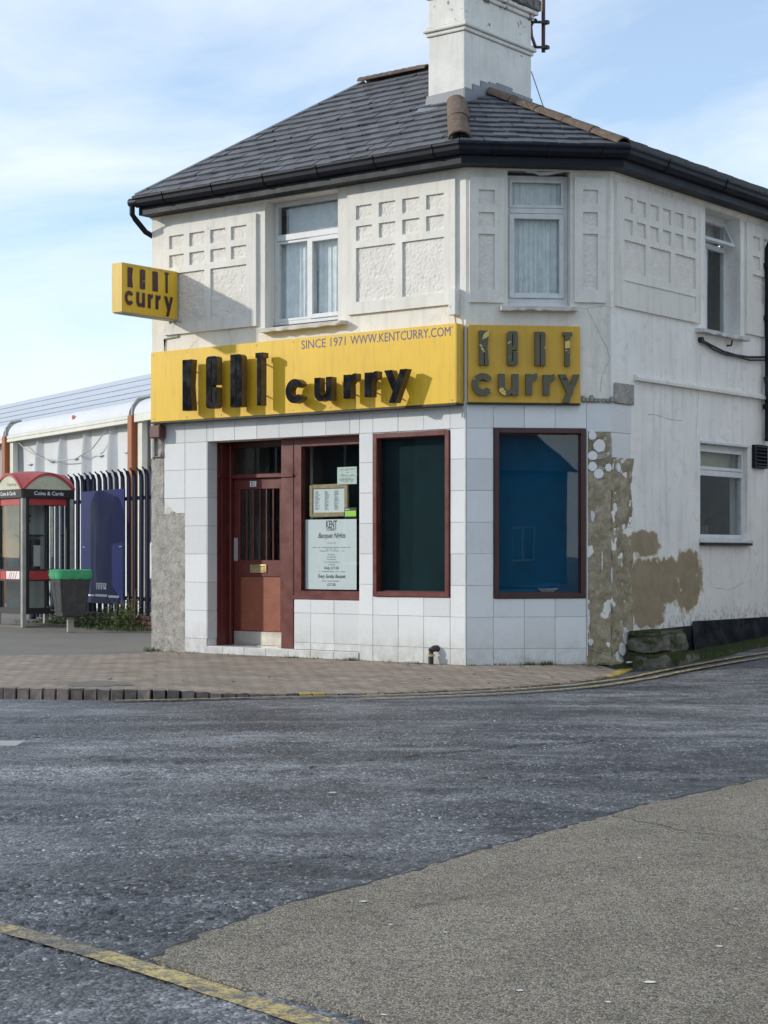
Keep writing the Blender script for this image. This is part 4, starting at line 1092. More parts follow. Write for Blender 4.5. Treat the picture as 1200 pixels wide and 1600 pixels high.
    ln('Banquet Nights', hh*.735, .06*s, shear=.35, xs=.78, bold=.0015)
    ln('5 Course Meal', hh*.655, .016*s); ln('One Starter', hh*.49, .016*s); ln('One Main Dish', hh*.455, .016*s); ln('One Side Dish', hh*.42, .016*s)
    ln('Any Two Dishes Rice/Naan', hh*.382, .016*s, xs=.9); ln('or Side Dish', hh*.345, .016*s)
    ln('Only £17.50', hh*.288, .032*s, bold=.001); ln('Every Sunday Banquet', hh*.165, .042*s, shear=.35, xs=.78, bold=.0012); ln('£17.50', hh*.05, .032*s, bold=.001)
    m = MB()
    for (z, w_) in ((.595, .72), (.57, .2), (.545, .5), (.25, .52), (.115, .36)):
        n = int(w_*40)
        for i in range(n):
            xx = -w_*wv+2*w_*wv*i/n+.02
            if random.random() < .8: m.box(xx, xx+2*w_*wv/n*.7, -.002, -.0006, hh*z, hh*z+.007*s)
    m.build('fine_print', M['ink'], po, b0)
    # framed menu hanging in the window
    mx0, mz0 = hit(F, 484.5, 808, yp+.03); mx1, mz1 = hit(F, 545, 756, yp+.03)
    fm = empty('menu_frame', F @ T(mx0, yp+.01, mz0), 'gilt framed menu hanging above the poster in the shop window', 'menu frame'); b1 = W[fm]
    wv, hv = mx1-mx0, mz1-mz0
    m = MB(); frame_bars(m, 0, wv, 0, hv, 0, .03, .05); m.build('frame', M['pine'], fm, b1, bevel=.008)
    MB().box(.05, wv-.05, .012, .018, .05, hv-.05).build('sheet', M['paper'], fm, b1)
    m = MB()
    for c in range(3):
        for r_ in range(16):
            xx = .085+c*(wv-.15)/3; m.box(xx, xx+random.uniform(.03, .075), .0095, .0115, hv-.08-r_*(hv-.15)/16, hv-.08-r_*(hv-.15)/16+.005)
    m.build('print', M['ink'], fm, b1)
    nx0, nz0 = hit(F, 527, 757, yp); nx1, nz1 = hit(F, 557.3, 729, yp)
    nt_ = empty('notice', F @ T(nx0, yp, nz0), 'pale green typed notice stuck inside the shop window', 'notice'); b2 = W[nt_]
    wv, hv = nx1-nx0, nz1-nz0
    MB().box(0, wv, 0, .002, 0, hv).build('sheet', M['greenpaper'], nt_, b2)
    m = MB()
    for (z, a_, c_) in ((.86, .1, .95), (.8, .2, .9), (.66, .45, .6), (.53, .15, .85), (.47, .2, .95), (.32, .15, .7), (.26, .1, .9), (.2, .12, .85), (.12, .2, .8)):
        n = 14
        for i in range(n):
            if random.random() < .8: xx = wv*(a_+(c_-a_)*i/n); m.box(xx, xx+wv*(c_-a_)/n*.75, -.0015, -.0004, hv*z, hv*z+.008)
    m.build('print', M['greymetal'], nt_, b2)
    sx0, sz0 = hit(F, 538.5, 808.5, yp-.006); sx1, sz1 = hit(F, 557.3, 793, yp-.006)
    sk = empty('sticker', F @ T(sx0, yp-.012, sz0), 'black and lime green sticker on the shop window', 'sticker'); b3 = W[sk]
    MB().box(0, sx1-sx0, 0, .002, 0, (sz1-sz0)).build('backing', M['cable'], sk, b3)
    MB().box(.012, sx1-sx0-.004, -.002, -.0005, .012, (sz1-sz0)*.68).build('panel', M['lime'], sk, b3)
    m = MB()
    for i in range(4): m.box(.012+i*.016, .024+i*.016, -.0012, -.0004, (sz1-sz0)*.8, (sz1-sz0)*.8+.009)
    m.build('print', M['whitevinyl'], sk, b3)
entrance()

# ------------------------------------------------------------------ roof
OV = .26; ZE = 5.56
def inward(fr):           # inward unit vector and a point on the eaves line of a wall
    y = fr.to_3x3() @ Vector((0, 1, 0)); o = fr @ Vector((0, -OV, 0)); return Vector((y.x, y.y)), Vector((o.x, o.y))
nF, oF = inward(F); nG, oG = inward(G); nH, oH = inward(H)
fl = F @ Vector((XL-.03, 0, 0)); nL = Vector((math.cos(A0), math.sin(A0))); oL = Vector((fl.x, fl.y))
PF, PG, PH, PL = .741, .60, .468, .741
PLN = {'F': (nF, oF, PF), 'G': (nG, oG, PG), 'H': (nH, oH, PH), 'L': (nL, oL, PL)}
def zof(k, p): n, o, s = PLN[k]; return ZE+s*(p-o).dot(n)
def solve(k1, k2, z=None, k3=None):
    """plan point where two roof planes meet at height z, or where three meet"""
    def row(k):
        n, o, s = PLN[k]; return (n.x*s, n.y*s, -s*n.dot(o))
    a, b_ = row(k1), row(k2)
    if z is not None:
        h = z-ZE; d = a[0]*b_[1]-a[1]*b_[0]; r1, r2 = h-a[2], h-b_[2]
        return Vector(((r1*b_[1]-a[1]*r2)/d, (a[0]*r2-r1*b_[0])/d))
    c = row(k3)
    a1 = (a[0]-b_[0], a[1]-b_[1]); r1 = b_[2]-a[2]; a2 = (a[0]-c[0], a[1]-c[1]); r2 = c[2]-a[2]
    d = a1[0]*a2[1]-a1[1]*a2[0]; return Vector(((r1*a2[1]-a1[1]*r2)/d, (a1[0]*r2-r1*a2[0])/d))
ZR = 7.04
EL, E1, E2 = solve('L', 'F', ZE), solve('F', 'G', ZE), solve('G', 'H', ZE)
AP = solve('F', 'G', k3='H'); HP = solve('L', 'F', ZR); RP = solve('F', 'H', ZR)
uH = Vector((math.cos(A0+R(90)), math.sin(A0+R(90)))); ER = E2+uH*10; RR = RP+uH*10
v3 = lambda p, k: (p.x, p.y, zof(k, p))
roof = empty('roof', F, parent=shop)
rm = MB()
def rpoly(pts):
    rm.add(pts, [tuple(range(len(pts)))])
dn = -.02
lo = lambda p, z: (p.x, p.y, z+dn)
rpoly([lo(EL, ZE), lo(E1, ZE), lo(AP, zof('F', AP)), lo(RP, ZR), lo(HP, ZR)])
rpoly([lo(E1, ZE), lo(E2, ZE), lo(AP, zof('F', AP))])
rpoly([lo(E2, ZE), lo(ER, ZE), lo(RR, ZR), lo(RP, ZR), lo(AP, zof('F', AP))])
run = (ZR-ZE)/PF
BL = EL+nF*2*run
rpoly([lo(EL, ZE), lo(HP, ZR), lo(BL, ZE)])
RB = RP+nF*run
rpoly([lo(HP, ZR), lo(RP, ZR), lo(RB, ZE), lo(BL, ZE)])
IN = nH*((ZR-ZE)/PH)
rpoly([lo(RP, ZR), lo(RR, ZR), lo(RR+IN, ZE), lo(RP+IN, ZE)])
rm.build('deck', M['slate'], roof)
# slates, each its own piece, cut to the hips
def clip(poly, n, o):      # keep the side where (p-o).n >= 0
    out = []
    for i in range(len(poly)):
        a, b_ = poly[i], poly[(i+1) % len(poly)]; da, db = (a-o).dot(n), (b_-o).dot(n)
        if da >= 0: out.append(a)
        if da*db < 0: out.append(a.lerp(b_, da/(da-db)))
    return out
def slate_field(k, e0, e1, limits, gauge, width, ztop, joined=False, skip=None):
    n, o, s = PLN[k]; u = (e1-e0).normalized(); L = (e1-e0).length
    sl = math.sqrt(1+s*s); up = Vector((n.x/sl, n.y/sl, s/sl)); u3 = Vector((u.x, u.y, 0)); nr = u3.cross(up).normalized()
    if nr.z < 0: nr = -nr
    tot = (ztop-ZE)/s*sl; rows = int(tot/gauge)+1; J = MB()
    fr = Matrix((( u3.x, up.x, nr.x, e0.x), (u3.y, up.y, nr.y, e0.y), (u3.z, up.z, nr.z, ZE), (0, 0, 0, 1)))
    lim = []
    for (p, q, inside) in limits:      # plan lines to plane coordinates
        def pc(pt): d = Vector((pt.x-e0.x, pt.y-e0.y, zof(k, pt)-ZE)); return Vector((d.dot(u3), d.dot(up)))
        a, b_, c = pc(p), pc(q), pc(inside); t = (b_-a).normalized(); nn = Vector((-t.y, t.x))
        if (c-a).dot(nn) < 0: nn = -nn
        lim.append((nn, a))
    for r in range(rows):
        v0 = r*gauge-.03; off = (r % 2)*width/2
        x = -4*width+off
        while x < L+4*width:
            w = width
            jx, jy = random.uniform(-.004, .004), random.uniform(-.006, .006)
            if random.random() < .05: jy -= random.uniform(.01, .03)
            h = gauge+.05
            if v0+h > tot+.02: h = tot+.02-v0
            if h < .03: x += width; continue
            poly = [Vector((x+.003+jx, v0+jy)), Vector((x+w-.003+jx, v0+jy)), Vector((x+w-.003+jx, v0+h)), Vector((x+.003+jx, v0+h))]
            if random.random() < .10:
                c = random.uniform(.02, .05); poly = [poly[0]+Vector((c, 0)), *poly[1:], poly[0]+Vector((0, c))]
            if random.random() < .10:
                c = random.uniform(.02, .05); i = poly.index(max(poly, key=lambda q: q.x-q.y)); q = poly[i]; poly = poly[:i]+[q+Vector((-c, 0)), q+Vector((0, c))]+poly[i+1:]
            for nn, a in lim: poly = clip(poly, nn, a) if len(poly) > 2 else []
            if len(poly) > 2:
                tilt = random.uniform(.9, 1.35); m = MB(); nn_ = len(poly); th = .008
                hgt = lambda q: .026*tilt-(q.y-v0)/(gauge+.05)*.024*tilt
                tw = random.uniform(-.006, .006)
                top = [(q.x, q.y, hgt(q)+th+tw*(q.x-x)/w) for q in poly]; bot = [(q.x, q.y, hgt(q)-.012) for q in poly]
                fs = [tuple(range(nn_)), tuple(range(nn_, 2*nn_))[::-1]]+[(i, i+nn_, (i+1) % nn_+nn_, (i+1) % nn_) for i in range(nn_)]
                if joined: J.add(top+bot, fs)
                else: m.add(top+bot, fs).build('slate', M['slate'], roof, fr)
            x += width
    if joined: J.build('far_slates', M['slate'], roof, fr, kind='stuff')
cF = (EL+E1+HP+RP)/4; cG = (E1+E2+AP)/3; cH = (E2+ER+RR+RP)/4
slate_field('F', EL, E1, [(EL, HP, cF), (E1, AP, cF), (AP, RP, cF)], .168, .262, ZR)
slate_field('G', E1, E2, [(E1, AP, cG), (E2, AP, cG)], .168, .262, zof('F', AP))
slate_field('H', E2, ER, [(E2, AP, cH), (AP, RP, cH)], .2, .27, ZR, True)
# hip and ridge tiles
def cap_tiles(a, b_, n, name, w=.115, hgt=.075, over=.03):
    a, b_ = Vector(a), Vector(b_); d = (b_-a); L = d.length/n; d.normalize()
    side = d.cross(Vector((0, 0, 1))).normalized(); up = side.cross(d).normalized()
    for i in range(n):
        m = MB(); m.smooth = True; seg = 10; jit = random.uniform(-.012, .012)
        for (s_, sc) in ((0-over, 1.06), (L, .94)):
            for rr in (1, .82):
                for j in range(seg+1):
                    t = math.pi*j/seg; m.v.append((s_, math.cos(t)*w*sc*rr, math.sin(t)*hgt*sc*rr-.03))
        k = seg+1
        for j in range(seg):
            m.f += [(j, j+1, 2*k+j+1, 2*k+j), (k+j, 3*k+j, 3*k+j+1, k+j+1), (j, k+j, k+j+1, j+1), (2*k+j, 2*k+j+1, 3*k+j+1, 3*k+j)]
        m.f += [(0, 2*k, 3*k, k), (seg, k+seg, 3*k+seg, 2*k+seg)]
        p = a+d*(L*i)
        mt = Matrix(((d.x, side.x, up.x, p.x), (d.y, side.y, up.y, p.y), (d.z, side.z, up.z, p.z+.045), (0, 0, 0, 1))) @ Matrix.Rotation(jit*2, 4, 'Z')
        m.build(name, M['terra'], roof, mt)
ve = lambda p, k, dz=0: (p.x, p.y, zof(k, p)+dz)
h1 = E1.lerp(AP, .62); cap_tiles(ve(E1.lerp(AP, .03), 'F'), ve(h1, 'F'), 2, 'hip_tile', .12, .09)
cap_tiles(ve(E2.lerp(AP, .02), 'G'), ve(E2.lerp(AP, .97), 'G'), 6, 'hip_tile')
cap_tiles((HP.x, HP.y, ZR), (RP.x, RP.y, ZR), 9, 'ridge_tile', .11, .07)
# plain mitred lead on the left hip
a, b_ = Vector(ve(EL, 'F', .03)), Vector(ve(HP, 'F', .03)); MB().tube([a, b_], .022, 6).build('hip_flashing', M['lead'], roof)

# --- fascia, soffit and gutter follow the three walls
def off_line(d):
    """plan polyline of the eaves offset d outside the walls, left end to far right"""
    def cor(fa, fb):
        na = fa.to_3x3() @ Vector((0, -1, 0)); nb = fb.to_3x3() @ Vector((0, -1, 0)); q = (na+nb).normalized(); c = fb.translation
        return Vector((c.x, c.y))+Vector((q.x, q.y))*d/math.cos(R(22.5))
    l = F @ Vector((XL-.01, -d, 0)); r = H @ Vector((SW+.5, -d, 0))
    return [Vector((l.x, l.y)), cor(F, G), cor(G, H), Vector((r.x, r.y))]
def sweep(name, prof, mat, parent, ext=0.0, close=True):
    """profile of (outward distance, height) swept along the eaves"""
    m = MB(); n = len(prof)
    for (d, z) in prof:
        ln = off_line(d)
        for q in ln: m.v.append((q.x, q.y, z))
    for i in range(n if close else n-1):
        j = (i+1) % n
        for s_ in range(3): m.f.append((i*4+s_, i*4+s_+1, j*4+s_+1, j*4+s_))
    m.f.append(tuple(i*4 for i in range(n))[::-1]); m.f.append(tuple(i*4+3 for i in range(n)))
    return m.build(name, mat, parent)
sweep('fascia', [(-.02, 5.345), (.215, 5.345), (.215, 5.50), (-.02, 5.50)], M['black'], roof)
sweep('wall_plate', [(-.02, 5.33), (.03, 5.33), (.03, 5.343), (-.02, 5.343)], M['stucco'], roof)
gut = sweep('gutter', [(.218, 5.44), (.25, 5.432), (.29, 5.445), (.315, 5.475), (.32, 5.51), (.335, 5.535), (.335, 5.552), (.322, 5.552), (.318, 5.535), (.305, 5.512), (.298, 5.48), (.28, 5.458), (.25, 5.447), (.218, 5.455)], M['black'], roof)
ln = off_line(.218)
for sidx, cnt_ in ((0, 6), (1, 3), (2, 7)):
    a, b_ = ln[sidx], ln[sidx+1]; u = (b_-a).normalized()
    for i in range(cnt_):
        t = (i+.6)/cnt_; p = a.lerp(b_, t)
        nn = Vector((u.y, -u.x))
        mt = Matrix(((u.x, -nn.x, 0, p.x), (u.y, -nn.y, 0, p.y), (0, 0, 1, 0), (0, 0, 0, 1)))
        MB().prism([(-.0, 5.44), (.035, 5.426), (.078, 5.44), (.105, 5.472), (.11, 5.51), (.125, 5.535), (.125, 5.56), (-.0, 5.56)], -.022, .022, mt @ Matrix(((0, 1, 0, 0), (-1, 0, 0, 0), (0, 0, 1, 0), (0, 0, 0, 1)))).build('gutter_joint', M['black'], gut, I4)
# outlet and swan neck at the left end
l0 = off_line(.27)[0]; uu = Vector((math.cos(A0), math.sin(A0))); q = l0-uu*.02
qq = l0-uu*.09
MB().tube([(qq.x, qq.y, 5.50), (l0.x+uu.x*.05, l0.y+uu.y*.05, 5.50)], .055, 12).build('outlet', M['black'], roof)
e = F @ Vector((XL-.03, .35, 4.9)); q2 = qq+uu*.03
e1 = F @ Vector((XL-.05, -.06, 5.16))
MB().tube([(q2.x, q2.y, 5.49), (q2.x, q2.y, 5.36), (q2.x+.03, q2.y+.04, 5.31), (e1.x, e1.y, 5.17), (e1.x+.1, e1.y+.1, 5.12), (e.x, e.y, 4.9), (e.x, e.y, 2.9)], .034, 12).build('downpipe', M['black'], roof)

# --- chimney
ch = empty('chimney', F @ T(-.77, 1.38, 6.0), parent=shop)
cx0, cx1, cy0, cy1 = -1.02, -.514, .70, 2.06
def cbox(e, z0, z1): return MB().box(cx0-e, cx1+e, cy0-e, cy1+e, z0, z1)
cbox(0, 6.1, 7.07).build('stack', M['chim'], ch, F, bevel=.012, seg=2)
cbox(.022, 7.072, 7.115).build('band', M['chim'], ch, F, bevel=.012, seg=2)
cbox(.05, 7.117, 7.165).build('band', M['chim'], ch, F, bevel=.015, seg=2)
cbox(.025, 7.167, 7.19).build('band', M['chim'], ch, F, bevel=.008)
cbox(.0, 7.192, 7.50).build('stack', M['chim'], ch, F, bevel=.012, seg=2)
cbox(.03, 7.502, 7.55).build('band', M['chim'], ch, F, bevel=.012, seg=2)
cbox(.065, 7.552, 7.60).build('band', M['chim'], ch, F, bevel=.012, seg=2)
cbox(.09, 7.602, 7.74).build('cap', M['soot'], ch, F, bevel=.02, seg=2)
cbox(-.05, 7.742, 7.8).build('flaunching', M['soot'], ch, F, bevel=.04)
for yy in (1.0, 1.4, 1.8):
    m = MB(); m.tube([(-.77, yy, 7.78), (-.77, yy, 8.2), (-.77, yy, 8.25)], .12, 16, .1); m.build('chimney_pot', M['terra'], ch, F)
# lead flashing: apron on the street side, stepped on the corner side
zf = lambda p: None
def roofz(x, y):
    p3 = F @ Vector((x, y, 0)); p = Vector((p3.x, p3.y)); return min(zof('F', p), zof('G', p), zof('H', p))
zb = roofz(-.8, cy0)
MB().prism([(cx0-.06, roofz(cx0, cy0)-.05), (cx1+.004, roofz(cx1, cy0)-.05), (cx1+.004, zb+.15), (cx0-.01, zb+.13)], cy0-.018, cy0-.001).build('flashing', M['lead'], roof, F, bevel=.003)
MB().add([F.inverted() @ Vector((F @ Vector((x, y, roofz(x, y)+.045)))) for x, y in ((cx0-.08, cy0-.16), (cx1+.06, cy0-.16), (cx1+.06, cy0-.005), (cx0-.08, cy0-.005))], [(0, 1, 2, 3)]).build('flashing', M['lead'], roof, F)
ny = 6; m = MB(); segs = [(cy0-.015+i*.16, cy0-.015+(i+1)*.16) for i in range(ny)]
for i, (a, b_) in enumerate(segs):
    h0 = max(roofz(cx1, a), roofz(cx1, b_))
    top = h0+(.14 if i < 4 else .16)
    m.box(cx1+.001, cx1+.016+i*.0004, a+.001, b_-.001, min(roofz(cx1, a), roofz(cx1, b_))-.08, top)
m.build('stepped_flashing', M['lead'], roof, F, bevel=.003)
m = MB(); m.box(cx1+.001, cx1+.019, segs[-1][1], cy1, 6.2, roofz(cx1, cy1-.2)+.12); m.build('flashing', M['lead'], roof, F, bevel=.003)
# aerial pole on brackets, and a wire leaving behind the stack
ae = empty('aerial', F @ T(cx1+.25, cy1+.05, 7.2), 'rusty aerial pole bracketed to the chimney', 'aerial'); b0 = W[ae]
def wp(x, y, z): return b0.inverted() @ (F @ Vector((x, y, z)))
ax, ay = hit(F, 849, 40, 2.3)[0], 2.3
z75 = hit(F, 849, 75, 2.3)[1]; z36 = hit(F, 849, 36, 2.3)[1]
MB().tube([wp(ax, ay, z75-.05), wp(ax, ay, z75+2.2)], .024, 10).build('pole', M['maroonbox'], ae, b0)
for zz in (z75, z36): MB().tube([wp(cx1-.03, cy1+.02, zz-.03), wp(cx1+.06, cy1+.1, zz-.03), wp(ax+.05, ay, zz)], .017, 8).build('bracket', M['pot'], ae, b0)
MB().tube([wp(cx1+.02, cy1+.05, z75-.02), wp(cx1-.01, cy1+.02, z75+.1), wp(cx1-.02, cy1+.02, z75+.22), wp(cx1+.03, cy1+.06, z36)], .02, 8).build('strap', M['maroonbox'], ae, b0)
for zz in (z75, z36): MB().box(-.04, .04, -.03, .03, -.02, .02, T(*wp(ax+.03, ay, zz))).build('clamp', M['pot'], ae, b0)
wa = F @ Vector((cx1, cy1, hit(F, 829, 112, cy1)[1])); wb = wa+Vector((1.4, 6, -.9))
MB().tube([wa, wa.lerp(wb, .5)-Vector((0, 0, .08)), wb], .006, 5).build('overhead_wire', M['greycable'], label='thin wire running down behind the chimney', cat='wire')

# ------------------------------------------------------------------ signs
def arc(cx, cz, rx, rz, a0, a1, n=8): return [(cx+rx*math.cos(R(a0+(a1-a0)*i/n)), cz+rz*math.sin(R(a0+(a1-a0)*i/n))) for i in range(n+1)]
def glyph(ch):
    """outline(s) in a unit box, x right, z up"""
    if ch == 'K': return [(0, 0), (.46, 0), (.46, .36), (.54, .36), (.56, 0), (1, 0), (.83, .50), (1, 1), (.66, 1), (.60, .93), (.52, 1), (0, 1)], []
    if ch == 'e':
        o = arc(.24, .07, .24, .07, 180, 270, 5)+arc(.76, .07, .24, .07, 270, 360, 5)+[(1, .40), (.56, .40), (.56, .12), (.45, .12), (.45, .45), (1, .45)]+arc(.74, .93, .26, .07, 0, 90, 5)+arc(.26, .93, .26, .07, 90, 180, 5)
        return o, [[(.45, .56), (.56, .56), (.56, .91), (.45, .91)]]
    if ch == 'n': return [(0, 0), (.46, 0), (.46, .93), (.54, .93), (.54, 0), (1, 0)]+arc(.72, .92, .28, .08, 0, 90, 6)+[(.40, 1), (0, 1)], []
    if ch == 'T': return [(.2, 0), (.74, 0), (.74, .90), (1, .90), (1, 1), (0, 1), (0, .90), (.2, .90)], []
    if ch == 'c': return arc(.5, .5, .5, .5, 32, 328, 28)+arc(.5, .5, .22, .22, 322, 38, 20), []
    if ch == 'u': return [(0, 1)]+arc(.36, .36, .36, .37, 180, 270, 8)+[(.55, .02), (.68, .10), (.68, 0), (1, 0), (1, 1), (.68, 1), (.68, .42)]+arc(.50, .40, .18, .16, 0, -180, 8)+[(.32, 1)], []
    if ch == 'r': return [(0, 0), (.55, 0), (.55, .50)]+arc(.92, .50, .37, .22, 180, 90, 6)+[(1, .74), (1, 1), (.86, 1)]+arc(.86, .72, .34, .28, 95, 140, 4)+[(.55, .84), (.55, .97), (0, .97)], []
    if ch == 'y': return [(0, 1), (.33, 1), (.56, .62), (.70, 1), (1, 1), (.50, 0), (.20, 0), (.385, .34)], []
def letter(fr, parent, ch, x0, x1, z0, z1, y_front, y_back, face, side, standoff=None, inset=.004):
    o, hs = glyph(ch); w, h = x1-x0, z1-z0
    f = lambda lp: [(x0+x*w, z0+z*h) for x, z in lp]
    m = MB().prism(f(o), y_front+.004, y_back, None, [f(q) for q in hs]); body = m.build('letter', side, parent, fr)
    cxm, czm = (x0+x1)/2, (z0+z1)/2
    MB().prism(f(o), y_front, y_front+.0035, None, [f(q) for q in hs]).build('letter_face', face, body, fr)
    if standoff is not None:
        m = MB()
        for (tx, tz) in ((.25, .2), (.25, .8)): m.tube([(x0+w*tx, y_back, z0+h*tz), (x0+w*tx, standoff, z0+h*tz)], .008, 6)
        m.build('standoff', M['greymetal'], body, fr)
# street front fascia sign
SY = -.15
a0, a1 = hx(F, 235.5, SY), hx(F, 712.5, SY)
zb0, zt0 = (hit(F, 235.5, 659, SY)[1]+hit(F, 712, 630.5, SY)[1])/2, (hit(F, 235.5, 548, SY)[1]+hit(F, 712, 508, SY)[1])/2
fs = empty('fascia_sign', F @ T(a0, 0, zb0), 'long yellow shop sign with raised black letters over the door', 'sign')
bF = W[fs]; LF = a1-a0; HF = zt0-zb0
MB().box(0, LF, SY, -.016, 0, HF).build('panel', M['yellow'], fs, bF, bevel=.004)
m = MB(); m.box(-.004, LF+.004, SY-.004, -.016, -.02, -.002); m.build('bottom_trim', M['cable'], fs, bF)
MB().box(LF+.001, LF+.006, SY+.004, -.017, .01, HF-.01).build('end_cap', M['yellow2'], fs, bF)
MB().box(.0, LF, -.0155, .0, .02, HF-.02).build('batten', M['cable'], fs, bF)
def fl(px, py, off): x, z = hit(F, px, py, off); return x-a0, z-zb0
LY0, LY1 = SY-.17, SY-.075
for ch, xa_, xb_, yt, yb in (('K', 285, 299.5, 562, 641.5), ('e', 321.8, 338.8, 556.5, 638), ('n', 359.8, 377.5, 553.5, 636), ('T', 399, 411, 551, 633.5), ('c', 446, 474, 592, 630), ('u', 491, 517.5, 589.5, 626.5), ('r', 536.5, 556, 584, 622.5), ('r', 569.5, 589, 580.5, 620), ('y', 600, 635.5, 577.5, 629)):
    mid = (xa_+xb_)/2; x0, z1_ = fl(xa_, yt, LY0); x1, z0_ = fl(xb_, yb, LY0)
    z1_ = fl(mid, yt, LY0)[1]; z0_ = fl(mid, yb, LY0)[1]
    letter(bF, fs, ch, x0, x1, z0_, z1_, LY0, LY1, M['blackacry'], M['bronze'], SY)
x0, z0_ = fl(472, 543.5, SY); x1, z1_ = fl(541, 528, SY)
def fit_text(name, txt, parent, fr, x0, x1, z, h, y, mat, bold):
    me = text_mesh(txt, h, bold=bold); xs_ = [v.co.x for v in me.vertices]; k = (x1-x0)/(max(xs_)-min(xs_)); mn = min(xs_)
    for v in me.vertices: v.co.x = (v.co.x-mn)*k
    me.materials.clear(); me.materials.append(mat); me.name = name
    return obj_from(me, name, parent, fr @ T(x0, y, z))
x0, _ = fl(471, 540, SY); x1, _ = fl(540, 536, SY); zz = fl(505, 542.5, SY)[1]
fit_text('lettering', 'SINCE 1971', fs, bF, x0, x1, zz, .102, SY-.0015, M['navytext'], 0)
x0, _ = fl(547.5, 540, SY); x1, _ = fl(704, 520, SY); zz = fl(626, 531.5, SY)[1]
fit_text('lettering', 'WWW.KENTCURRY.COM', fs, bF, x0, x1, zz, .102, SY-.0015, M['navytext'], 0)
for i in range(9):
    for zz in (.035, HF-.035):
        xx = .05+(LF-.1)*i/8; MB().tube([(xx, SY-.004, zz), (xx, SY+.002, zz)], .009, 8).build('fixing', M['greymetal'], fs, bF)
# sign on the splayed corner
SG = -.07
a0g, a1g = hx(G, 731.5, SG), hx(G, 906.5, SG); zb1, zt1 = hit(G, 820, 629.5, SG)[1], hit(G, 820, 508.5, SG)[1]
cs = empty('corner_sign', G @ T(a0g, 0, zb1), 'square yellow sign with worn raised letters on the splayed corner', 'sign'); bG = W[cs]
MB().box(0, a1g-a0g, SG, -.014, 0, zt1-zb1).build('panel', M['yellow3'], cs, bG, bevel=.004)
m = MB(); m.box(-.002, a1g-a0g+.002, SG-.003, -.014, -.018, -.002); m.build('bottom_trim', M['cable'], cs, bG)
MB().box(.0, a1g-a0g, -.0135, .0, .02, zt1-zb1-.02).build('batten', M['cable'], cs, bG)
def gl(X, Y): x, z = hit(G, 720+X*.18333, 490+Y*.18333, SG-.05); return x-a0g, z-zb1
for ch, X0, X1, Y0, Y1 in (('K', 158, 242, 142, 437), ('e', 398, 487, 148, 441), ('n', 634, 722, 153, 443), ('T', 873, 952, 157, 446), ('c', 97, 280, 505, 700), ('u', 322, 493, 512, 696), ('r', 556, 652, 508, 692), ('r', 704, 800, 515, 694), ('y', 836, 1015, 517, 757)):
    x0, z1_ = gl(X0, Y0); x1, z0_ = gl(X1, Y1)
    letter(bG, cs, ch, x0, x1, z0_, z1_, SG-.05, SG-.001, M['wornletter'], M['bronze'])
# hanging box sign, square to the street front
hxx = fx(281); px_len = 1.0; ta = .16
zt2, zb2 = hit(F, 281, 426, 0)[1], hit(F, 281, 500, 0)[1]
PS = F @ T(hxx-.06, -.05, zb2) @ Matrix.Rotation(R(90), 4, 'Z')       # local -x runs out from the wall; -y is not used
HSM = Matrix(((0, -1, 0, 0), (1, 0, 0, 0), (0, 0, 1, 0), (0, 0, 0, 1)))
# build in street-front coordinates: faces look along +x / -x of the wall
hs = empty('hanging_sign', F @ T(hxx, 0, zb2), 'yellow box sign hanging out from the wall at the left', 'sign'); bH = W[hs]
y_out, y_in = -.97, -.05; hh = zt2-zb2
MB().box(-ta, 0, y_out, y_in, 0, hh).build('box', M['yellow'], hs, bH, bevel=.006)
m = MB(); m.box(-ta-.004, .004, y_out-.004, y_out+.012, .0, hh+.002); m.box(-ta-.004, .004, y_in-.012, y_in+.006, 0, hh+.002); m.box(-.001, .005, y_out+.012, y_in-.012, 0, .02); m.box(-.001, .005, y_out+.012, y_in-.012, hh-.02, hh+.003)
m.build('edge_frame', M['yellow2'], hs, bH)
MB().box(-ta+.01, -.01, y_out+.01, y_in-.01, -.012, -.001).build('bottom_tray', M['kioskwhite'], hs, bH)
for zz in (.08, hh-.1): MB().box(-ta+.03, -.03, y_in+.007, .0, zz-.03, zz+.03).build('bracket', M['greymetal'], hs, bH)
# the face towards the camera: text runs from the outer end to the wall
FM = bH @ Matrix(((0, 1, 0, .0065), (1, 0, 0, y_out), (0, 0, 1, 0), (0, 0, 0, 1)))   # x along sign, y into it is -x of wall
FM = bH @ Matrix(((0, -1, 0, .0065), (1, 0, 0, y_out), (0, 0, 1, 0), (0, 0, 0, 1)))
LH = y_in-y_out
for ch, X0, X1, Z0, Z1 in (('K', .10, .19, .52, .93), ('e', .32, .41, .52, .93), ('n', .545, .64, .52, .93), ('T', .77, .84, .52, .95), ('c', .05, .205, .15, .45), ('u', .255, .405, .15, .45), ('r', .46, .55, .15, .45), ('r', .60, .69, .15, .45), ('y', .755, .92, .03, .45)):
    o, q = glyph(ch); f = lambda lp: [((X0+x*(X1-X0))*LH, (Z0+z*(Z1-Z0))*hh) for x, z in lp]
    MB().prism(f(o), -.002, .0, None, [f(k) for k in q]).build('letter', M['purple'], hs, FM)
MB().tube([hit_ for hit_ in ((.02, -.03, -.01), (.02, -.012, -.12), (-.02, -.012, -.2), (-.25, -.012, -.215), (-.255, -.012, -.55))], .012, 6).build('cable', M['greycable'], hs, bH)

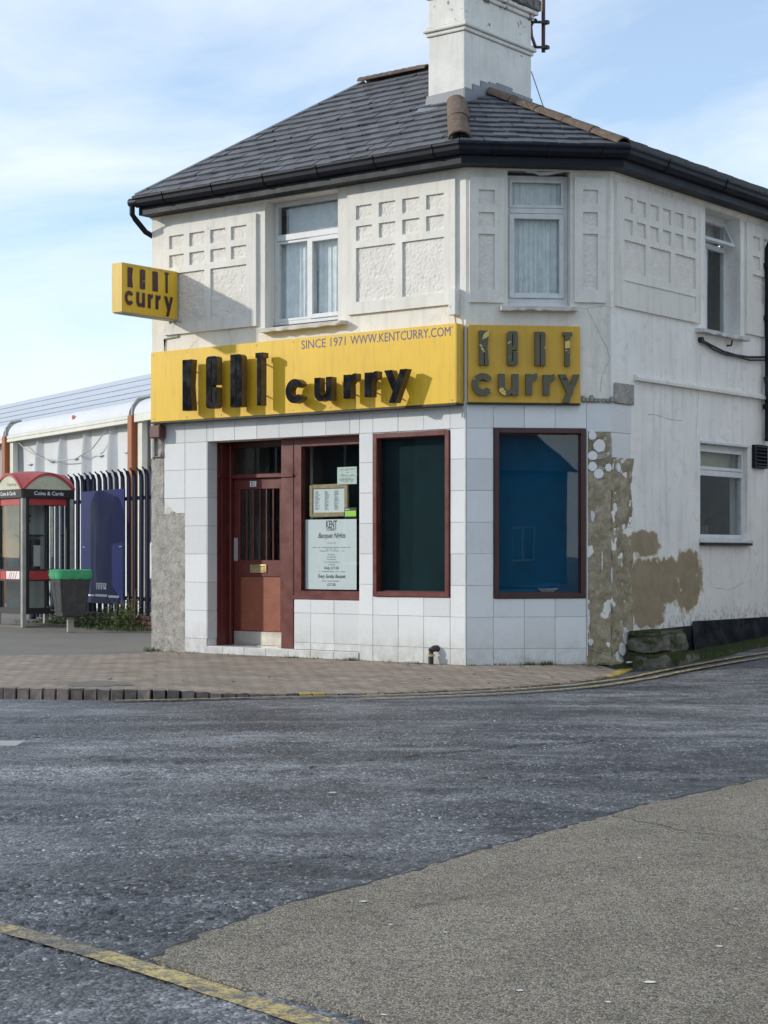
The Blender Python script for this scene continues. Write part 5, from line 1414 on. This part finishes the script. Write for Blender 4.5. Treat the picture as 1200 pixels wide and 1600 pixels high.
# ------------------------------------------------------------------ small fixtures on the walls
x0, z0_ = hit(F, 708, 494, -.0); x1, z1_ = hit(F, 719, 451, -.0)
jb = empty('junction_box', F @ T(x0, 0, z0_), 'white junction box above the gap between the two signs', 'junction box'); b0 = W[jb]
MB().box(0, x1-x0, -.09, -.001, 0, z1_-z0_).build('casing', M['plasticwhite'], jb, b0, bevel=.008, seg=2)
MB().box(.02, .035, -.092, -.0905, .08, .1).build('screw', M['greymetal'], jb, b0)
MB().tube([(.06, -.05, 0), (.07, -.05, -.08), (.12, -.04, -.16), (.135, -.03, -.3), (.14, -.03, -1.1)], .009, 6).build('cable', M['greycable'], jb, b0)
x0, z0_ = hit(F, 246, 686); x1, z1_ = hit(F, 262, 665)
al = empty('alarm_box', F @ T(x0, 0, z0_), 'maroon box and conduit under the left end of the long sign', 'alarm box'); b0 = W[al]
MB().box(0, x1-x0, -.14, -.03, 0, z1_-z0_).build('casing', M['maroonbox'], al, b0, bevel=.015, seg=2)
MB().tube([(-.03, -.03, z1_-z0_+.1), (-.03, -.03, -.22), (.1, -.03, -.22), (.11, -.03, 0)], .016, 8).build('conduit', M['greycable'], al, b0)
MB().tube([(-.07, -.02, z1_-z0_+.1), (-.07, -.02, -.24)], .016, 8).build('conduit', M['plasticwhite'], al, b0)
x0, z0_ = hit(F, 242, 905); x1, z1_ = hit(F, 240, 848)
MB().prism([(0, 0), (.06, 0), (.06, .44), (.03, .47), (0, .44)], 0, .12).build('meter_cover', M['plasticwhite'], None, F @ T(XL-.065, .02, z0_), bevel=.015, seg=2, label='cream plastic cover on the left end of the wall', cat='cover')
gp = F @ T(hx(F, 681), 0, 0); z1_ = fz(683, 1013)
m = MB().tube([(0, -.09, -.02), (0, -.09, z1_-.06)], .03, 12); pi = empty('gas_pipe', gp, 'stubby black pipe elbow at the foot of the sunlit tiles', 'pipe')
m.build('riser', M['pot'], pi, gp); MB().tube([(0, -.09, z1_-.07), (0, -.088, z1_-.02), (.02, -.06, z1_), (.03, -.0, z1_)], .036, 12).build('elbow', M['pot'], pi, gp)
MB().tube([(.0, -.09, z1_-.085), (0, -.09, z1_-.06)], .042, 12).build('collar', M['brass'], pi, gp)
# louvre vent on the side wall
x0, z0_ = hit(H, 1174.5, 731); x1, z1_ = hit(H, 1194.5, 697)
ve_ = empty('louvre_vent', H @ T(x0, 0, z0_), 'black louvred vent beside the ground floor side window', 'vent'); b0 = W[ve_]; wv, hv = x1-x0, z1_-z0_
m = MB(); frame_bars(m, 0, wv, 0, hv, -.05, -.001, .03); m.box(.03, wv-.03, -.01, -.001, .03, hv-.03); m.build('casing', M['black'], ve_, b0, bevel=.004)
for i in range(5):
    zz = .045+(hv-.09)*i/4.4; MB().box(.031, wv-.031, -.03, .03, -.004, .004, T(0, -.035, zz+.02) @ Matrix.Rotation(R(50), 4, 'X')).build('slat', M['black'], ve_, b0)
# drainpipe and cables at the right edge
dpx = sx(1199, -.06)
dp = empty('drainpipe', H @ T(dpx, -.07, 0), 'black drainpipe running down the side wall at the right edge', 'drainpipe'); b0 = W[dp]
MB().tube([(0, 0, 2.6), (0, 0, 5.0), (0, -.1, 5.25), (0, -.2, 5.45)], .04, 12).build('pipe', M['black'], dp, b0)
for zz in (3.0, 4.1, 4.75): MB().tube([(0, 0, zz), (0, 0, zz+.06)], .062, 12).build('collar', M['black'], dp, b0)
MB().tube([(0, 0, 3.4), (-.02, -.05, 3.2), (0, -.06, 2.95), (.03, -.03, 2.75), (.02, 0, 2.6)], .058, 10).build('cable_bundle', M['cable'], dp, b0)
cb = empty('wall_cable', H, 'thick black cable sagging across the side wall below the upstairs window', 'cable')
pts = []
for (a, b_) in ((1096, 531), (1099, 533), (1112, 540), (1130, 549), (1150, 555), (1170, 558), (1197, 558)):
    x, z = hit(H, a, b_, -.03); pts.append((x, -.03, z))
MB().tube(pts, .014, 8).build('cable', M['cable'], cb, H)
MB().tube([(x_, y_-.012, z_-.03+.015*math.sin(i*2)) for i, (x_, y_, z_) in enumerate(pts)], .011, 6).build('thin_cable', M['cable'], cb, H)
MB().tube([(pts[0][0], -.0, pts[0][2]), (pts[0][0], -.05, pts[0][2])], .035, 10).build('grommet', M['cable'], cb, H)
x, z = hit(H, 1138, 540, -.02); MB().tube([(x, -.0, z), (x, -.06, z), (x+.02, -.06, z+.06)], .012, 6).build('hook', M['pot'], cb, H)
# mossy old stone blocks at the foot of the side wall
def stone(name, fr, x0, x1, y0, y1, z0, z1, seed, label):
    me = bpy.data.meshes.new(name); bm = bmesh.new()
    bmesh.ops.create_cube(bm, size=1); bmesh.ops.subdivide_edges(bm, edges=bm.edges[:], cuts=7, use_grid_fill=True)
    for v in bm.verts:
        c = v.co*2; c = Vector([math.copysign(abs(k)**1.0, k) for k in c]); r = max(abs(c.x), abs(c.y), abs(c.z)); sph = c.normalized()*r
        c = c.lerp(sph, .22)
        nn_ = noise.fractal(Vector((c.x*1.6+seed, c.y*1.6, c.z*1.6)), 1, 2, 4)*.13
        c = c*(1+nn_); v.co = Vector((x0+(x1-x0)*(c.x+1)/2, y0+(y1-y0)*(c.y+1)/2, z0+(z1-z0)*(c.z+1)/2))
    bm.to_mesh(me); bm.free(); me.materials.append(M['moss'])
    for p in me.polygons: p.use_smooth = True
    o = bpy.data.objects.new(name, me); put(o, fr); tag(o, label, 'stone', 'old stone blocks against the side wall'); return o
xs0, xs1 = sx(1000, -.2), sx(1072, -.3); zz = lambda p, q: hit(H, p, q, -.25)[1]
stone('stone_block', H, xs0, xs0+(xs1-xs0)*.54, -.34, -.02, .12, .32, 1, 'mossy stone block nearest the corner, topped with green')
stone('stone_block', H, xs0+(xs1-xs0)*.56, xs1, -.33, -.02, .10, .33, 4, 'mossy stone block right of the first, under the bare render')
stone('stone_block', H, xs0-.05, xs1+.18, -.42, -.02, -.14, .12, 8, 'low moss covered footing stone below the two blocks')
stone('stone_block', H, xs0+.0, xs1-.0, -.3, -.03, .30, .36, 12, 'rounded mossy capping over the two stone blocks')
# rubble at the foot of the pier
for i, (px, py, s_) in enumerate([(975, 1035, .05), (988, 1032, .07), (1000, 1034, .06), (1010, 1036, .05), (968, 1037, .04), (983, 1038, .035)]):
    p = gnd(px, py, 0); k = [(-1, -1), (1, -.8), (1.2, .7), (-.3, 1.1)]
    MB().prism([(a*s_*random.uniform(.7, 1.3), b_*s_*.25+.015) for a, b_ in k], -s_*.5, s_*.5).build('rubble', M['oldwhite'], None, T(p.x, p.y, road_z(p.x, p.y)+.06) @ Matrix.Rotation(random.uniform(0, 6), 4, 'Z'), bevel=.004, label='scrap of fallen white plaster at the foot of the corner pier', cat='rubble', group='plaster scraps below the corner pier')

# ------------------------------------------------------------------ beyond the left end: fence, tent, kiosk, bin
fa = math.atan2(-.857, .515)                     # fence and tent run off to the left at this angle
f0 = gnd(243, 984.5, 0); f0 = Vector((-357/FPX*28.6, 28.6, 0))
FE = frame(f0.x, f0.y, fa)
fence = empty('palisade_fence', FE, 'navy steel palisade fence with split pointed pales', 'fence')
PH_ = 2.55; pitch = .25
def pale_mesh():
    m = MB(); sec = [(-.07, 0), (-.04, -.03), (-.016, -.036), (0, -.016), (.016, -.036), (.04, -.03), (.07, 0)]; zs = [0, 2.3, 2.42, 2.50, 2.55]
    n = len(sec)
    for j, z in enumerate(zs):
        for (x, y) in sec:
            sc = [1, 1, .9, .62, .18][j]; lean = [0, 0, -.004, -.03, -.07][j]
            m.v.append((x*sc, y+lean, z-(abs(x)*.4 if j == 4 else 0)))
    for j in range(len(zs)-1):
        for i in range(n-1): a = j*n+i; m.f.append((a, a+1, a+n+1, a+n))
    k = len(m.v); m.v += [(x, y+.004, z) for (x, y, z) in m.v]; nf = len(m.f)
    m.f += [tuple(i+k for i in f)[::-1] for f in m.f[:nf]]
    me = m.mesh('pale'); me.materials.append(M['navy']); return me
pm_ = pale_mesh()
for i in range(28):
    x = 1.2-i*pitch
    obj_from(pm_, 'pale', fence, FE @ T(x, 0, .05) @ Matrix.Rotation(random.uniform(-.006, .006), 4, 'Y'))
for zz in (.45, 2.08): MB().box(-6, 1.4, .012, .06, zz, zz+.06).build('rail', M['navy'], fence, FE)
def fence_x(px): return hx(FE, px)
for x in (fence_x(131), 1.3, fence_x(131)-2.75): MB().box(x-.06, x+.06, .03, .13, 0, 2.5).build('post', M['navy'], fence, FE, bevel=.006)
# blue hoarding panel fixed to the fence
hx0, hx1 = hx(FE, 127, -.05), hx(FE, 195, -.05); hz0, hz1 = hit(FE, 160, 943, -.05)[1], hit(FE, 160, 766, -.05)[1]
hb = empty('hoarding_panel', FE @ T(hx0, -.06, hz0), 'royal blue notice board fixed to the palisade fence', 'notice board'); b0 = W[hb]; wv, hv = hx1-hx0, hz1-hz0
MB().box(0, wv, 0, .02, 0, hv).build('board', M['blue'], hb, b0, bevel=.004)
for (u0, u1, v0, v1) in ((.37, .60, .125, .155), (.37, .60, .098, .122), (.18, .33, .035, .05), (.35, .62, .035, .055), (.65, .88, .03, .05)):
    MB().box(wv*u0, wv*u1, -.003, -.0005, hv*v0+.05, hv*v1+.05).build('white_label', M['whitevinyl'], hb, b0)
m = MB()
for i in range(5): m.box(wv*(.385+i*.042), wv*(.405+i*.042), -.0042, -.0032, hv*.13+.05, hv*.15+.05)
for i in range(3): m.box(wv*(.39+i*.06), wv*(.42+i*.06), -.0042, -.0032, hv*.1+.05, hv*.118+.05)
m.build('print', M['navytext'], hb, b0)
for u, v in ((.08, .5), (.92, .5)): MB().tube([(wv*u-.04, -.004, hv*v), (wv*u+.04, -.004, hv*v)], .006, 6).build('cable_tie', M['plasticwhite'], hb, b0)
# low brick edging under the fence
me = MB().box(-.1, .1, -.05, .05, 0, .065).mesh('brick', .008); me.materials.append(M['brickwall'])
ed = empty('brick_edging', FE @ T(-2, -.12, 0), 'low weedy red brick edging at the foot of the fence', 'edging')
for r in range(3):
    for i in range(22): obj_from(me, 'brick', ed, FE @ T(.9-i*.215-(r % 2)*.1, -.12+random.uniform(-.008, .008), .01+r*.075) @ Matrix.Rotation(random.uniform(-.03, .03), 4, 'Z'))

# white tent hall behind the fence
t0 = Vector((-388/FPX*38, 38)); TE = frame(t0.x, t0.y, fa)
tent = empty('tent_hall', TE, 'large white tent hall with terracotta posts behind the fence', 'tent')
ZEV = hit(TE, 212, 657)[1]
pw = 1.5
def tent_panel():
    m = MB(); m.smooth = True; sec = []
    for i in range(49):
        t = i/48; x = t*pw
        y = -.13*math.exp(-((t-.0)/.05)**2)-.13*math.exp(-((t-1)/.05)**2)+.05*math.sin(t*math.pi)+.06*math.exp(-((t-.12)/.03)**2)+.06*math.exp(-((t-.88)/.03)**2)
        sec.append((x, y))
    zs = [0, ZEV*.35, ZEV*.7, ZEV*.85, ZEV-.02]
    for j, z in enumerate(zs):
        for (x, y) in sec: m.v.append((x, y*(1-.45*(j == 4)), z))
    n = len(sec)
    for j in range(4):
        for i in range(n-1): a = j*n+i; m.f.append((a, a+1, a+n+1, a+n))
    me = m.mesh('wall_panel'); me.materials.append(M['tent']); return me
tp = tent_panel()
hand = MB(); hand.smooth = True
for i in range(9):
    for j in range(5): t = i/8*2-1; u = j/4*math.pi; hand.v.append((t*.17, -.035*math.sin(u)*(1-t*t)-.002, .03*math.cos(u)*(1-t*t)))
for i in range(8):
    for j in range(4): a = i*5+j; hand.f.append((a, a+1, a+6, a+5))
hm = hand.mesh('vent_flap'); hm.materials.append(M['tent'])
for i in range(-8, 3):
    p = obj_from(tp, 'wall_panel', tent, TE @ T(-.1+i*pw, .14, 0))
    obj_from(hm, 'vent_flap', p, TE @ T(-.1+(i+.5)*pw, .15, ZEV-.62))
def sweep_x(name, prof, x0, x1, mat, n=1):
    m = MB(); m.smooth = True; k = len(prof)
    for i in range(n+1):
        for (y, z) in prof: m.v.append((x0+(x1-x0)*i/n, y, z))
    for i in range(n):
        for j in range(k-1): a = i*k+j; m.f.append((a, a+k, a+k+1, a+1))
    m.f += [tuple(range(k)), tuple(range(n*k, n*k+k))[::-1]]
    return m.build(name, mat, tent, TE)
bay = 7.9
for b_ in range(-2, 1):
    xa_, xb_ = b_*bay-bay+.22, b_*bay-.12
    if b_ == 0: xa_, xb_ = -bay+.22, -.12
    sweep_x('gutter_beam', [(-.1, ZEV-.06), (-.13, ZEV-.05), (-.13, ZEV+.0), (-.11, ZEV+.02), (-.13, ZEV+.04), (-.13, ZEV+.09), (-.1, ZEV+.11), (.1, ZEV+.11), (.1, ZEV-.06)], xa_, xb_, M['alu'])
    sweep_x('valance', [(-.1, ZEV+.112)]+[(-.10+.42*(1-math.cos(R(a))), ZEV+.112+.36*math.sin(R(a))) for a in range(10, 91, 10)]+[(.5, ZEV+.2), (.1, ZEV+.112)], xa_+.02, xb_-.02, M['tent'], 12)
xb_ = 6
sweep_x('gutter_beam', [(-.1, ZEV-.06), (-.13, ZEV-.05), (-.13, ZEV+.09), (-.1, ZEV+.11), (.1, ZEV+.11), (.1, ZEV-.06)], .22, xb_, M['alu'])
sweep_x('valance', [(-.1, ZEV+.112)]+[(-.10+.42*(1-math.cos(R(a))), ZEV+.112+.36*math.sin(R(a))) for a in range(10, 91, 10)]+[(.5, ZEV+.2), (.1, ZEV+.112)], .14, xb_, M['tent'], 12)
# sloping roof with seam lines
def rz(y): return ZEV+.40+(y-.3)*.36
sweep_x('roof_sheet', [(.28, rz(.28)), (5.6, rz(5.6)), (5.8, rz(5.8)-.2), (.4, rz(.4)-.1)], -30, 12, M['tentroof'])
for yy in (.75, 1.35, 2.2, 3.2, 4.4): MB().tube([(-30, yy, rz(yy)+.012), (12, yy, rz(yy)+.006)], .011, 6).build('seam', M['lead'], tent, TE)
for b_ in range(-2, 1):
    x = b_*bay+.05
    MB().box(x-.12, x+.10, -.16, .04, 0, ZEV+.1).build('post', M['rust'], tent, TE, bevel=.01)
    MB().tube([(x, -.09, ZEV+.1), (x, -.08, ZEV+.3), (x, .02, ZEV+.44), (x, .3, ZEV+.5)], .035, 8).build('corner_strap', M['greymetal'], tent, TE)
    MB().box(x+.2, x+.42, -.06, .06, 0, ZEV+.1).build('end_panel', M['alu'], tent, TE)
lx = hit(TE, 108, 654, -.14)
MB().box(0, .16, -.004, 0, 0, .2).build('red_label', M['red'], tent, TE @ T(lx[0], -.07, ZEV+.13))
pts = []
for (a, c) in ((20, 683), (40, 702), (65, 716), (90, 720), (118, 717), (145, 700), (160, 680), (166, 672)):
    x, z = hit(TE, a, c, -.02); pts.append((x, -.02, z))
MB().tube(pts, .014, 6).build('tent_cable', M['greycable'], None, TE, label='slack cable looping across the white tent wall', cat='cable')

# telephone kiosk
kang = R(39)
kc = gnd(36.5, 981, 0)
KF = frame(kc.x, kc.y, kang)                       # x along the face on the right, y away; corner post at origin
kiosk = empty('telephone_kiosk', KF @ T(.44, .44, 0), 'red domed telephone kiosk with dark frame and glass sides', 'kiosk')
kw = .88; zt_ = 2.12
for (x, y) in ((0, 0), (kw, 0), (0, kw), (kw, kw)):
    MB().box(x-.035, x+.035, y-.035, y+.035, 0, zt_+.16).build('corner_post', M['greymetal'], kiosk, KF, bevel=.012, seg=2)
# arched roof
def roof_h(u, v): a, b_ = 1-u*u, 1-v*v; return .27*(a+b_-a*b_)+.05*a*b_
m = MB(); m.smooth = True; n = 20
for j in range(n+1):
    for i in range(n+1):
        u, v = i/n*2-1, j/n*2-1; m.v.append((kw/2+u*(kw/2+.045), kw/2+v*(kw/2+.045), zt_+.14+roof_h(u, v)))
for j in range(n):
    for i in range(n): a = j*(n+1)+i; m.f.append((a, a+1, a+n+2, a+n+1))
m.build('dome', M['pinkred'], kiosk, KF)
def face_frame(k):          # four sides, k=0 is the side on the right of the photo, 3 the side on the left
    return KF @ T(kw/2, kw/2, 0) @ Matrix.Rotation(R(90*k), 4, 'Z') @ T(-kw/2, -kw/2, 0)
for k in range(4):
    ff = face_frame(k); x0, x1 = .037, kw-.037
    side = empty('side', ff, parent=kiosk)
    ar = [(x, zt_+.15+.27*(1-((x-kw/2)/(kw/2+.04))**2)) for x in [-.04+(kw+.08)*i/20 for i in range(21)]]
    inn = [(kw/2+(x-kw/2)*.9, zt_+.15+(z-zt_-.15)*.84) for x, z in ar]
    MB().prism(ar+inn[::-1], -.062, -.01).build('arch_trim', M['red'], side, ff)
    MB().prism([(inn[0][0], zt_+.14)]+inn+[(inn[-1][0], zt_+.14)], -.045, -.012).build('opal_panel', M['opal'], side, ff)
    MB().box(-.03, kw+.03, -.05, .03, zt_, zt_+.145).build('header', M['cable'], side, ff, bevel=.004)
    MB().box(x0+.06, x1-.06, -.012, .03, zt_-.11, zt_-.004).build('red_band', M['red'], side, ff)
    m = MB(); m.box(x0, x0+.06, -.02, .03, .22, zt_-.002); m.box(x1-.06, x1, -.02, .03, .22, zt_-.002); m.box(x0+.06, x1-.06, -.02, .03, .22, .32); m.box(x0+.06, x1-.06, -.02, .03, .93, .955); m.box(x0+.06, x1-.06, -.02, .03, .76, .785)
    m.build('door_frame', M['cable'], side, ff)
    MB().box(x0+.06, x1-.06, -.016, .026, .787, .928).build('red_band', M['red'], side, ff)
    MB().box(x0+.06, x1-.06, 0, .008, .957, zt_-.112).build('pane', M['glass'], side, ff)
    MB().box(x0+.06, x1-.06, 0, .008, .32, .758).build('pane', M['glass'], side, ff)
    if k in (0, 3):
        fit_text('lettering', 'Coins & Cards', side, ff, .17, kw-.17, zt_+.05, .062, -.0515, M['whitevinyl'], .0012)
    if k == 3:
        lettering('lettering', 'Telephone', .06, M['ink'], side, ff @ T(.55, -.046, zt_+.2), align='CENTER', shear=.15)
        MB().box(.32, .78, -.0175, -.0165, .795, .92).build('advert_label', M['whitevinyl'], side, ff)
        m = MB()
        for (a, c) in ((.40, .46), (.46, .52), (.54, .60), (.62, .68)): m.prism([(a, .80), (a+.02, .80), (c+.01, .91), (c-.01, .91)], -.0190, -.018)
        m.build('print', M['red'], side, ff)
# payphone and backboard inside
MB().box(.10, kw-.10, kw-.14, kw-.10, .25, zt_-.05).build('back_board', M['kioskwhite'], kiosk, KF)
MB().box(.30, .62, kw-.32, kw-.145, .95, 1.45).build('payphone', M['binblack'], kiosk, KF, bevel=.02, seg=2)
MB().box(.48, .60, kw-.335, kw-.321, 1.0, 1.35).build('instruction_card', M['plasticwhite'], kiosk, KF)
MB().tube([(.36, kw-.36, 1.02), (.35, kw-.39, 1.2), (.36, kw-.36, 1.38)], .028, 10).build('handset', M['cable'], kiosk, KF)
MB().box(.22, .68, kw-.30, kw-.145, 1.5, 1.53).build('shelf_hood', M['cable'], kiosk, KF)
m = MB()
for i in range(7): m.tube([(.32+random.random()*.18, kw-.142, 1.72+random.random()*.2), (.34+random.random()*.2, kw-.142, 1.72+random.random()*.2)], .008, 5)
m.build('graffiti', M['cable'], kiosk, KF)
MB().box(-.02, kw+.02, -.02, kw+.02, 0, .03).build('base', M['tarmac'], kiosk, KF)

# litter bin on a post
bc = gnd(110, 988, 0)
BFm = frame(bc.x, bc.y, R(28))
bn = empty('litter_bin', BFm, 'charcoal litter bin on a post with a green bag rim', 'litter bin')
zt_b = .94
m = MB(); a, c = .185, .255
vs = [(-a, -a, .24), (a, -a, .24), (a, a, .24), (-a, a, .24), (-c, -c, zt_b-.02), (c, -c, zt_b-.02), (c, c, zt_b-.02), (-c, c, zt_b-.02)]
m.add(vs, [(3, 2, 1, 0), (0, 1, 5, 4), (1, 2, 6, 5), (2, 3, 7, 6), (3, 0, 4, 7)]); m.build('body', M['binblack'], bn, BFm @ T(0, 0, 0), bevel=.02, seg=2)
m = MB(); m.smooth = True; k = 48; ring = []
prof = [(-.02, -.11), (.012, -.12), (.024, -.07), (.02, -.02), (.026, .01), (.0, .025), (-.03, .012), (-.04, -.12)]
for (dr, dz) in prof:
    for i in range(k):
        t = 6.2832*i/k; q = Vector((math.cos(t), math.sin(t))); s_ = 1/max(abs(q.x), abs(q.y)); p = q*min(s_, 1.30)*(c+dr+.008*math.sin(i*2.3)+random.uniform(-.003, .003))
        m.v.append((p.x, p.y, zt_b+dz+.006*math.sin(i*1.7)))
for j in range(len(prof)-1): m.f += [(j*k+i, j*k+(i+1) % k, (j+1)*k+(i+1) % k, (j+1)*k+i) for i in range(k)]
m.build('bag_rim', M['greenbag'], bn, BFm)
MB().box(-.05, .05, -.03, .03, 0, .26).build('post', M['greymetal'], bn, BFm @ T(.0, 0, 0), bevel=.006)
m = MB(); frame_bars(m, -.15, .15, .34, .78, -.006, .0, .012); o = m.build('service_door', M['binblack'], bn, BFm @ T(-.228, 0, 0) @ Matrix.Rotation(R(-90), 4, 'Z') @ Matrix.Rotation(R(5), 4, 'X'))

# ------------------------------------------------------------------ weeds
def weed(name, p, n, h, spread, mat, label, seed, grp):
    random.seed(seed); m = MB()
    for i in range(n):
        a = random.uniform(0, 6.283); r = spread*math.sqrt(random.random()); q = Vector((r*math.cos(a), r*math.sin(a), h*random.random()**1.3*(1-r/spread*.5)))
        L = random.uniform(.03, .07); d = Vector((random.uniform(-1, 1), random.uniform(-1, 1), random.uniform(-.3, .7))).normalized(); s = d.cross(Vector((0, 0, 1))).normalized()*L*.38
        m.add([q, q+d*L*.5+s, q+d*L, q+d*L*.5-s], [(0, 1, 2, 3)])
    for i in range(max(3, n//25)):
        a = random.uniform(0, 6.283); r = spread*.6*random.random(); m.tube([(r*.3*math.cos(a), r*.3*math.sin(a), 0), (r*math.cos(a), r*math.sin(a), h*random.uniform(.4, .9))], .004, 4)
    o = m.build(name, mat, None, T(p.x, p.y, p.z)); return tag(o, label, 'plant', grp)
sp = [(140, 972, .22, .3), (158, 973, .16, .3), (176, 973, .18, .3), (192, 970, .30, .35), (206, 972, .45, .35), (220, 974, .5, .35), (232, 976, .42, .3), (212, 977, .25, .3), (120, 972, .2, .3)]
WL = ['low green weeds under the left edge of the blue board', 'low green weeds left of centre under the blue board', 'low green weeds under the middle of the blue board', 'green weeds under the right edge of the blue board', 'taller leafy weeds just right of the blue board', 'tallest leafy weed clump, between blue board and shop wall', 'leafy weeds against the left end of the shop wall', 'low weeds in front of the tallest weed clump', 'green weeds between telephone kiosk and litter bin']
for i, (px, py, h, s_) in enumerate(sp):
    weed('weed', FE @ Vector((hx(FE, px), -.34+.1*math.sin(i*2.1), 0)), 300, h*1.15, s_, M['leaf'], WL[i], 100+i, 'weeds along the fence')
for i, (px, py) in enumerate([(215, 962), (228, 958)]):
    weed('weed', FE @ Vector((hx(FE, px), -.2, 0)), 110, .7, .25, M['leaf2'], ('tall dry brown weed among the leafy weeds by the fence', 'tall dry brown weed nearest the shop wall by the fence')[i], 130+i, 'dry weeds by the fence')
# grass and tufts at wall feet, too fine to count
random.seed(9)
gm = MB()
def blades(p, n, sp_, h):
    for i in range(n):
        q = p+Vector((random.gauss(0, sp_), random.gauss(0, sp_*.4), 0)); L = h*random.uniform(.4, 1.1); a = random.uniform(0, 6.28)
        s = Vector((math.cos(a), math.sin(a), 0))*.004; t = Vector((random.uniform(-.5, .5), random.uniform(-.5, .5), 1)).normalized()*L
        gm.add([q-s, q+s, q+t], [(0, 1, 2)])
for i in range(30):
    x = XL+random.random()*(-XL); p = F @ Vector((x, -.04, .004)); blades(p, random.randint(3, 14), .05, .035)
for (px, h) in ((238, .08), (246, .05), (462, .03), (555, .05), (553, .04), (652, .03)):
    p = F @ Vector((fx(px), -.05, .004)); blades(p, 60, .06, h)
for i in range(18):
    p = G @ Vector((random.random()*CW, -.03, .004)); blades(p, random.randint(4, 20), .05, .04)
for (px) in (828, 850, 857): p = G @ Vector((gx(px), -.03, .004)); blades(p, 40, .03, .06)
for i in range(170):
    s_ = random.uniform(.3, 7); o_ = random.uniform(-.45, -.05); p = H @ Vector((s_, o_, 0)); p.z = road_z(p.x, p.y)+.02; blades(p, 9, .06, .05)
for i in range(60):
    p = FE @ Vector((random.uniform(-4.2, .3), random.uniform(-.75, -.15), .002)); blades(p, 26, .12, .1)
lt = MB(); random.seed(21)
for i in range(150):
    if i < 70: p = F @ Vector((random.uniform(XL, 0), -.05-abs(random.gauss(0, .25)), .009))
    elif i < 100: p = G @ Vector((random.uniform(0, CW), -.04-abs(random.gauss(0, .2)), .009))
    else: p = Vector((random.uniform(-3.2, 2.0), random.uniform(16.6, 18.4), .012)); p.z = -.01 if p.x > -1.6 else .012
    L = random.uniform(.008, .028); a = random.uniform(0, 6.28); d = Vector((math.cos(a), math.sin(a), random.uniform(0, .4)))*L; q = Vector((-math.sin(a), math.cos(a), random.uniform(-.2, .4)))*L*.6
    lt.add([p-d, p+q, p+d, p-q], [(0, 1, 2, 3)])
lt.build('leaf_litter', M['leaf2'], kind='stuff', label='scattered dry leaf scraps and grit along the pavement', cat='litter')
gm.build('grass_tufts', M['grass'], kind='stuff', label='short grass and moss tufts along the wall feet', cat='grass')

# ------------------------------------------------------------------ buildings across the streets, met with in window reflections, white one added for bounce
def house(name, fr, w, d, he, hr, wallm, label, gable=True):
    hs_ = empty(name, fr, label, 'house')
    wins = [(w*(.12+.3*i), w*(.12+.3*i)+1.1, z, z+1.4) for i in range(3) for z in (.9, 3.5) if z+1.4 < he-.2]
    holed(0, w, 0, he, wins, 0, .25).build('wall', wallm, hs_, fr)
    MB().box(0, w, d-.25, d, 0, he).build('wall', wallm, hs_, fr); MB().box(0, .25, .26, d-.26, 0, he).build('wall', wallm, hs_, fr); MB().box(w-.25, w, .26, d-.26, 0, he).build('wall', wallm, hs_, fr)
    m = MB(); m.add([(-.3, -.35, he-.1), (w+.3, -.35, he-.1), (w+.3, d/2, hr), (-.3, d/2, hr), (-.3, d+.35, he-.1), (w+.3, d+.35, he-.1)], [(0, 1, 2, 3), (3, 2, 5, 4)]); m.build('roof', M['houseroof'], hs_, fr)
    for x in (0, w): MB().add([(x, 0, he), (x, d, he), (x, d/2, hr-.1)], [(0, 1, 2)]).build('gable', wallm, hs_, fr)
    for i, wn in enumerate(wins):
        w_ = empty('window', fr, parent=hs_)
        m = MB(); frame_bars(m, *wn[:2], *wn[2:], .08, .13, .07); m.box((wn[0]+wn[1])/2-.03, (wn[0]+wn[1])/2+.03, .08, .13, wn[2]+.07, wn[3]-.07); m.build('frame', M['upvc'], w_, fr)
        MB().box(wn[0]+.07, wn[1]-.07, .1, .106, wn[2]+.07, wn[3]-.07).build('pane', M['shopglass'], w_, fr)
        MB().box(wn[0]-.1, wn[1]+.1, .5, .52, wn[2]-.1, wn[3]+.1).build('blind', M['darkroom'], w_, fr)
    MB().box(w*.75, w*.75+.7, d/2-.4, d/2+.4, hr-.6, hr+1).build('chimney', wallm, hs_, fr)
# houses down the street on the left, facing the shop front
ra = math.atan2(.965, -.26)
for i, (wm, lb, he, hr) in enumerate(((M['housebrick'], 'brown brick house across the street, nearest of the row reflected in the shop front', 5.6, 8.6), (M['houserender'], 'grey rendered house in the middle of the row reflected in the shop front', 5.9, 8.9), (M['housebrick'], 'brown brick house at the far end of the row reflected in the shop front', 5.5, 8.4))):
    p0 = Vector((-26.5, -7, 0))+Vector((-.26, .965, 0))*9.48*i
    house('terraced_house', frame(p0.x, p0.y, ra), 9.5, 8, he, hr, wm, lb)
house('rendered_house', frame(20, -30, R(180-12)), 12, 9, 4.6, 7.0, M['houserender'], 'grey house behind the viewer, reflected in the splayed corner window')
house('added_white_house', frame(18.5, 31.5, A0+R(90)+R(180)), 18, 7, 5.4, 7.4, M['whitewall'], 'white rendered house added across the side street for bounce light, reflected in the side window')  # house put in out of view to bounce sunlight onto the side wall
print('objects', len(bpy.data.objects), 'tris', sum(len(o.data.polygons) for o in bpy.data.objects if o.type == 'MESH'))
